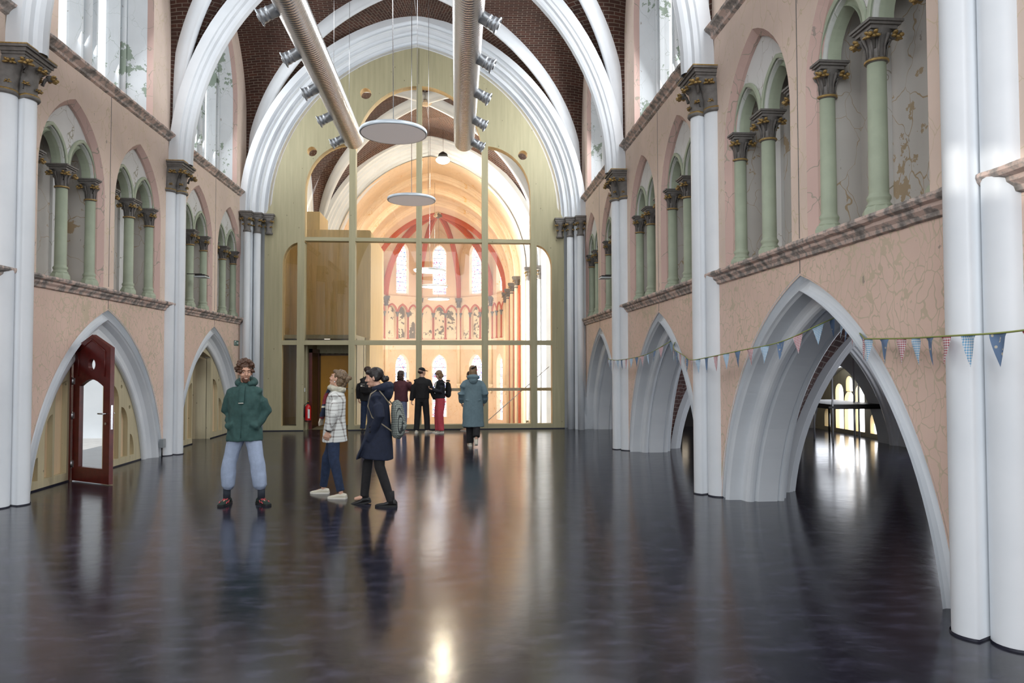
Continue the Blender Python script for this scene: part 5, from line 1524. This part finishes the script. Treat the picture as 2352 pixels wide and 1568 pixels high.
def strp(sock, per, w, off=0): return t.math('LESS_THAN', t.math('FRACT', t.math('ADD', t.math('DIVIDE', sock, per), off)), w)
xy = t.math('ADD', sp.outputs[0], sp.outputs[1])
hz_ = strp(sp.outputs[2], .085, .18); vt = strp(xy, .075, .20); sm_ = t.math('MULTIPLY', strp(sp.outputs[2], .085, .08, .4), .6)
ff = t.math('MULTIPLY', t.math('ADD', t.math('ADD', hz_, vt), sm_), .5)
t.col(t.mix(ff, lin(222, 224, 220), lin(110, 100, 96)), .9); CHK = t.m
h.upper(CHK, .76, .195, .175, .175, .135, .190, .138, (.072, .062, .050), .005, name='overshirt', cut=.92, hemy=.0)
h.trousers(DENIM, .098, .070, .058, .10, .006)
h.shoes(W_SNK, W_SOLE, .27)
mb = MB(); k = h.k
mb.tube([h.elb[-1].lerp(h.wri[-1], .85), h.elb[-1].lerp(h.wri[-1], .98)], .040 * k, 12); mb.build('cuff', BLK, h.root)
t = NT('tartan_scarf'); sp = t.node('SeparateXYZ', i_0=t.coord()); f_ = t.math('FRACT', t.math('DIVIDE', sp.outputs[2], .30))
t.col(t.ramp(f_, [(0, lin(120, 40, 46)), (.33, lin(96, 34, 40)), (.4, lin(34, 42, 62)), (.7, lin(30, 36, 56)), (.78, lin(200, 196, 180)), (.86, lin(40, 46, 66)), (.93, lin(128, 44, 50))], 'CONSTANT'), .95); SCARF = t.m
mb = MB(); pts = [h.neck + V3(sin(a_) * .085, cos(a_) * .085 + .01, .015 * cos(a_)) * k for a_ in [2 * pi * j / 14 for j in range(15)]]
mb.tube(pts, .045 * k, 10)
put('scarf_collar', remesh(mb, .008, 2, .010, 14), cloth('pale_check_wool', lin(186, 182, 164), .3), h.root)
mb = MB(); mb.tube([h.up(-.03, .09, 1.48), h.up(-.04, .135, 1.38), h.up(-.05, .15, 1.24), h.up(-.05, .175, 1.08)], [(.055 * k, .03 * k), (.06 * k, .03 * k), (.075 * k, .03 * k), (.085 * k, .025 * k)], 10, ref=(0, 1, 0))
mb.tube([h.up(.03, .09, 1.48), h.up(.03, .135, 1.38), h.up(.04, .15, 1.24), h.up(.05, .17, 1.12)], [(.05 * k, .03 * k), (.05 * k, .03 * k), (.06 * k, .03 * k), (.07 * k, .025 * k)], 10, ref=(0, 1, 0))
put('scarf', remesh(mb, .008, 2, .010, 14), SCARF, h.root)
mb = MB()
for j in range(9):
    x = -.12 + j * .022; mb.tube([h.up(x, .175, 1.09), h.up(x * 1.1, .19, 1.03), h.up(x * 1.15, .185, .985)], [.010, .008, .005], 5)
mb.build('scarf_fringe', cloth('cream_fringe', lin(200, 190, 172)), h.root)
h.hair(HBL, [((0, -.034, .042), (.083, .094, .088)), ((0, .03, .078), (.060, .055, .035)), ((0, -.125, .015), (.035, .035, .045)), ((.01, -.110, -.05), (.034, .028, .06)), ((-.015, -.098, -.095), (.026, .024, .04)), ((.02, -.15, .05), (.02, .03, .03)), ((-.05, -.06, -.03), (.035, .045, .06)), ((.05, -.06, -.03), (.035, .045, .06))], .006, .009, 26, aniso=(1, 1, 1))
for sg in (-1, 1):
    mb = MB(); mb.ball(h.hm @ V3(sg * .083, .0, -.042), .008, 0, 10, 6); mb.build('earring', plain('pearl', lin(236, 236, 240), .2) if sg < 0 else bpy.data.materials['pearl'], h.root)

# ---- the woman in the navy coat walking past
f1, f2 = floor_at(845, 1156), floor_at(897, 1163); ctr = (f1 + f2) / 2; RZ = radians(88)
a, b = loc2(f1, ctr, RZ), loc2(f2, ctr, RZ)
h = Human('person', 'dark haired woman in a long navy hooded coat walking to the left', (ctr.x, ctr.y, 0), RZ, 1.63,
          dict(footR=(a.x, a.y + .04, 0, .0, 10), footL=(b.x, b.y, 0, 0, 0), kyR=.05, kyL=.05, lean=.04, hipz=.93, armR=((.05, -.02, -.28), (.0, .02, -.24)), armL=((.07, -.06, -.27), (-.085, .105, -.19)), pitch=-8, yaw=3, smile=True, heady=.035,
               handL=dict(curl=.3), handR=dict(curl=.3)))
NAVY = cloth('navy_wool', lin(26, 34, 54), .18)
def ex(mb, s):
    k = s.k
    # front skirt swings forward, back skirt hangs
    mb.tube([s.up(0, .06, 1.10), s.up(0, .13, .90), V3(0, s.pelvis.y + .27 * k, .60 * k)], [(.13 * k, .06 * k), (.15 * k, .05 * k), (.16 * k, .022 * k)], 12, ref=(0, 1, 0))
    mb.tube([s.elb[-1].lerp(s.wri[-1], .8), s.wri[-1] + V3(.02, .02, -.06), s.wri[-1] + V3(.03, .04, -.12)], [.052 * k, .062 * k, .05 * k], 12)
h.upper(NAVY, .60, .20, .215, .175, .150, .190, .145, (.075, .066, .056), .007, name='coat', extra=ex, hemy=.03)
h.hood(NAVY, 1.35)
h.trousers(BLK2, .092, .066, .054, .06, .006)
h.shoes(cloth('black_leather', lin(20, 19, 20), .2, .5), K_SOLE, .28, high=.03)
for i in (1, -1):
    mb = MB(); mb.tube([h.ankle[i] - V3(0, .01, .045), h.ankle[i] + V3(0, 0, .10)], .043, 12); mb.build('sock', BLK2, h.root)
h.hair(HK, [((0, -.030, .040), (.083, .098, .088)), ((0, .045, .072), (.062, .045, .030)), ((0, -.125, -.035), (.042, .042, .042)), ((0, -.10, -.01), (.03, .05, .03)), ((-.055, -.03, .0), (.028, .05, .05)), ((.055, -.03, .0), (.028, .05, .05)), ((0, -.16, -.03), (.028, .022, .035))], .006, .003, 30)
for z_, x_ in ((1.02, -.20), (.96, -.205)):
    mb = MB(); mb.ball(h.up(x_ + .0, .09, z_), .012); mb.build('button', BLK, h.root)
# her patterned rucksack is a thing of its own
t = NT('woven_grey_pattern'); v = t.coord(); sp = t.node('SeparateXYZ', i_0=v)
fa = t.math('LESS_THAN', t.math('FRACT', t.math('DIVIDE', sp.outputs[2], .021)), .28); fb = t.math('LESS_THAN', t.math('FRACT', t.math('DIVIDE', t.math('ADD', sp.outputs[0], t.math('MULTIPLY', sp.outputs[1], .8)), .021)), .25)
t.col(t.mix(t.math('MAXIMUM', fa, fb), lin(150, 158, 150), lin(46, 50, 52)), .8); WOV = t.m
def backpack(h, label, mat, size, off, strapmat, roll=False, nm='backpack'):
    k = h.k; mb = MB(); w, d, z0, z1 = size
    rw = Matrix.Rotation(h.root.rotation_euler.z, 3, 'Z'); base = h.root.location
    root = thing(nm, tuple(base), label, 'bag', None, h.root.rotation_euler.z)
    y0 = off
    pts = [h.up(0, y0 - .0, z0), h.up(0, y0 - .02, z0 + .05), h.up(0, y0 - .035, (z0 + z1) / 2), h.up(0, y0 - .02, z1 - .06), h.up(0, y0, z1)]
    mb.tube(pts, [(w * .7 * k, d * .6 * k), (w * k, d * k), (w * 1.02 * k, d * 1.12 * k), (w * .9 * k, d * .85 * k), (w * .55 * k, d * .45 * k)], 18, ref=(0, 1, 0))
    if not roll: mb.tube([h.up(0, y0 - d - .0, z0 + .06), h.up(0, y0 - d - .03, z0 + .16), h.up(0, y0 - d, z0 + .26)], [(w * .6 * k, .02 * k), (w * .7 * k, .03 * k), (w * .6 * k, .02 * k)], 12, ref=(0, 1, 0))
    me = remesh(mb, .010, 2, .005, 9); body = put('bag_body', me, mat, root)
    for i in (-1, 1):
        mb = MB(); mb.tube([h.up(i * .09, y0 + .05, z1 - .05), h.up(i * .115, -.02, 1.495), h.up(i * .12, .10 if nm != 'rucksack' else .075, 1.43), h.up(i * .13, .155 if nm != 'rucksack' else .115, 1.28), h.up(i * .17, .10 if nm != 'rucksack' else .06, 1.14), h.up(i * .14, y0 + .04, z0 + .10)], [.009 * k if nm == 'rucksack' else .013 * k] * 6, 8)
        mb.build('strap', strapmat, root)
    if roll:
        mb = MB(); mb.tube([h.up(-w * .9, y0 - .02, z1 + .03), h.up(0, y0 - .02, z1 + .035), h.up(w * .9, y0 - .02, z1 + .03)], [(.03 * k, .02 * k)] * 3, 10); mb.build('roll_top', mat, root)
    return root
backpack(h, 'grey patterned rucksack on the back of the woman in the navy coat', WOV, (.13, .085, .86, 1.34), -.215, cloth('tan_strap', lin(150, 140, 120)), nm='rucksack')

# ---- group standing at the glass
p = floor_at(846, 989); p.y = 17.95
h = Human('person', 'man in a black jacket and blue jeans with a black backpack facing the glass', (p.x + .02, p.y, 0), radians(-6), 1.62,
          dict(footR=(.13, 0, -12, 0, 0), footL=(-.13, 0, 12, 0, 0), armR=((.06, .0, -.28), (0, .12, -.22)), armL=((.08, -.02, -.28), (.0, .04, -.25)), yaw=-30, handL=dict(curl=.6), handR=dict(curl=.6)))
h.upper(BLK, .84, .21, .15, .20, .14, .215, .145, (.085, .072, .058), .008); h.trousers(DENIM, .105, .082, .068, .09, .008); h.shoes(BLK, K_SOLE, .28)
h.hair(HD, [((0, -.022, .045), (.080, .094, .085)), ((0, .02, .085), (.06, .06, .035))], .007, .006, 40)
r_ = backpack(h, 'plain black backpack with small white mark worn by the man in blue jeans', cloth('black_nylon', lin(28, 27, 29), .15), (.145, .10, 1.04, 1.44), -.21, BLK)
mb = MB(); mb.box(-.10, -.055, -.355, -.345, 1.145, 1.175); mb.box(-.045, .0, -.352, -.345, 1.15, 1.156); mb.box(-.10, .0, -.345, -.335, 1.20, 1.206); mb.build('printed_mark', TEETH, r_)

p = floor_at(921, 992.5)
h = Human('person', 'woman in a maroon jacket raising both hands to take a picture through the glass', (p.x, p.y, 0), radians(-25), 1.52,
          dict(footR=(.09, 0, -10, 0, 0), footL=(-.09, 0, 10, 0, 0), armR=((.10, .12, -.20), (-.14, .14, .18)), armL=((.10, .12, -.20), (-.14, .14, .18)), pitch=4, handR=dict(curl=.7), handL=dict(curl=.7)))
h.upper(cloth('maroon_padding', lin(84, 44, 52), .15), .88, .21, .16, .20, .15, .21, .15, (.085, .075, .06), .012); h.trousers(cloth('light_denim', lin(120, 130, 158), .1), .10, .08, .066); h.shoes(cloth('pink_suede', lin(190, 140, 136)), W_SOLE)
h.hair(HD, [((0, -.03, .04), (.088, .098, .09)), ((0, -.08, -.05), (.085, .05, .09)), ((.06, -.05, -.10), (.04, .04, .07)), ((-.06, -.05, -.10), (.04, .04, .07)), ((0, .03, .08), (.065, .06, .035))], .008, .012, 26)
pm = thing('phone', (h.root.matrix_basis @ (h.headc + V3(0, .20, .0)))[:], 'small lit phone held up by the woman in maroon', 'phone', None, radians(-25))
mb = MB(); mb.box(-.036, .036, -.004, .004, -.07, .07); mb.build('case', BLK, pm, bevel=.003)
mb = MB(); mb.box(-.032, .032, -.0052, -.0042, -.065, .065); mb.build('screen', emit('phone_screen', (.7, .8, 1), 1.0), pm)

p = floor_at(969, 994)
h = Human('person', 'man in black sweatshirt, black trousers and black cap standing at the glass', (p.x, p.y, 0), radians(-4), 1.60,
          dict(footR=(.135, .03, -32, 0, 0), footL=(-.135, 0, 4, 0, 0), armR=((.08, .02, -.29), (.09, .08, -.22)), armL=((.07, -.02, -.29), (.03, .0, -.26)), yaw=-52, pitch=-6, handR=dict(curl=.35), handL=dict(curl=.7)))
h.upper(BLK, .92, .19, .14, .20, .145, .225, .15, (.085, .074, .056), .010, name='sweatshirt'); h.trousers(BLK2, .102, .086, .076, .08, .007); h.shoes(W_SNK, W_SOLE, .29)
mb = MB(); q = h.hm.to_3x3().normalized(); k = h.k; mb.ball(h.hm @ V3(0, -.012, .058), (.084 * k, .098 * k, .068 * k), 0, 16, 10, q); mb.tube([h.hm @ V3(0, .06, .052), h.hm @ V3(0, .12, .048), h.hm @ V3(0, .155, .038)], [(.06 * k, .008 * k), (.062 * k, .007 * k), (.04 * k, .005 * k)], 12, ref=tuple(q @ V3(0, 0, 1)))
put('cap', remesh(mb, .005, 1), BLK, h.root)
h.hair(HD, [((0, -.03, .0), (.078, .086, .05))], .007, .002, 40)

p = floor_at(1011, 993.5)
h = Human('person', 'woman in a navy jacket and bright red trousers reading her phone', (p.x, p.y, 0), radians(108), 1.52,
          dict(footR=(.08, .03, 10, 0, 0), footL=(-.08, 0, -6, 0, 0), armR=((.06, .06, -.26), (-.05, .21, .06)), armL=((.07, .05, -.26), (-.10, .22, .07)), pitch=-28, yaw=10, heady=.03, handR=dict(curl=.6, palm=(0, 0, 1)), handL=dict(curl=.6, palm=(0, 0, 1))))
h.upper(cloth('ink_navy_cloth', lin(24, 26, 36), .15), .98, .19, .15, .19, .14, .20, .14, (.078, .066, .052), .009)
h.trousers(cloth('raspberry_twill', lin(194, 74, 86), .08), .118, .098, .092, .07, .010, top=1.06)
h.shoes(W_SNK, W_SOLE, .27, accent=K_SOLE)
h.hair(HL, [((0, -.03, .042), (.086, .096, .088)), ((.06, .0, -.03), (.03, .055, .075)), ((-.06, .0, -.03), (.03, .055, .075)), ((0, -.07, -.04), (.075, .045, .075)), ((0, .035, .075), (.06, .05, .03))], .007, .004, 30, aniso=(1, 1, .4))
mb = MB(); mb.tube([h.up(0, .12, 1.45), h.up(0, .15, 1.32), h.up(0, .155, 1.2)], [(.03, .01), (.035, .012), (.02, .008)], 8, ref=(0, 1, 0)); mb.build('shirt_front', W_SOLE, h.root)
backpack(h, 'tall black roll top backpack worn by the woman in red trousers', BLK, (.13, .075, 1.0, 1.44), -.21, BLK, True)
pm = thing('phone', (h.root.matrix_basis @ (h.wri[-1] + V3(.05, .09, .05)))[:], 'dark phone held by the woman in red trousers', 'phone', None, radians(108))
mb = MB(); mb.box(-.034, .034, -.06, .07, -.004, .004); mb.build('case', BLK, pm, bevel=.003); pm.rotation_euler[0] = radians(35)

f1 = floor_at(1080, 1025)
h = Human('person', 'woman in a long teal raincoat walking away towards the glass', (f1.x + .06, f1.y + .05, 0), radians(0), 1.64,
          dict(footR=(.06, -.17, 0, .10, -62), footL=(-.06, .04, 4, 0, 0), kyR=.10, kzR=.03, kyL=.03, armR=((.10, -.04, -.27), (-.02, .16, -.19)), armL=((.10, -.04, -.27), (-.02, .16, -.19)), handR=dict(curl=.4), handL=dict(curl=.4)))
TEAL = cloth('teal_raincoat', lin(106, 128, 136), .07)
def ex(mb, s):
    k = s.k; mb.tube([s.up(-.17, -.12, 1.02), s.up(0, -.155, .98), s.up(.17, -.12, 1.02)], [.008 * k, .012 * k, .008 * k], 8); mb.tube([s.up(0, -.15, 1.0), s.up(0.0, -.165, .90)], .01 * k, 6)
h.upper(TEAL, .43, .245, .19, .205, .155, .205, .145, (.080, .076, .062), .012, name='raincoat', extra=ex, freq=6)
h.hood(TEAL, 1.1); h.trousers(BLK2, .10, .085, .080, .07, .007); h.shoes(W_SNK, W_SOLE, .27)
h.hair(HL, [((0, -.028, .045), (.084, .098, .090)), ((0, -.10, -.02), (.07, .035, .09)), ((0, -.115, -.09), (.06, .03, .06)), ((.07, -.03, -.06), (.02, .04, .08)), ((-.07, -.03, -.06), (.02, .04, .08))], .007, .005, 24, aniso=(1, 1, .3))
mb = MB(); q = h.hm
mb.tube([q @ V3(-.03, -.12, .06), q @ V3(0, -.135, .085), q @ V3(.045, -.12, .10)], [.016, .02, .012], 8)
for j in range(3): mb.tube([q @ V3(.03 + j * .012, -.115, .09), q @ V3(.045 + j * .012, -.09, .125)], .007, 6)
mb.build('hair_clip', plain('tortoise_clip', lin(50, 36, 30), .3), h.root)

p = floor_at(1080, 989); p.y = 18.0
h = Human('person', 'person in beige shoes standing at the glass, almost hidden behind the teal raincoat', (p.x - .02, 17.95, 0), radians(40), 1.50,
          dict(footR=(.08, 0, -4, 0, 0), footL=(-.10, .05, 4, 0, 0), armR=((.05, .0, -.28), (0, .08, -.22)), armL=((.05, .0, -.28), (0, .08, -.22))), face=False)
h.upper(BLK, .86); h.trousers(BLK2); h.shoes(cloth('beige_suede', lin(206, 174, 146)), W_SOLE, .27); h.hair(HD, [((0, -.03, .042), (.082, .094, .088))], .008, .004, 30)
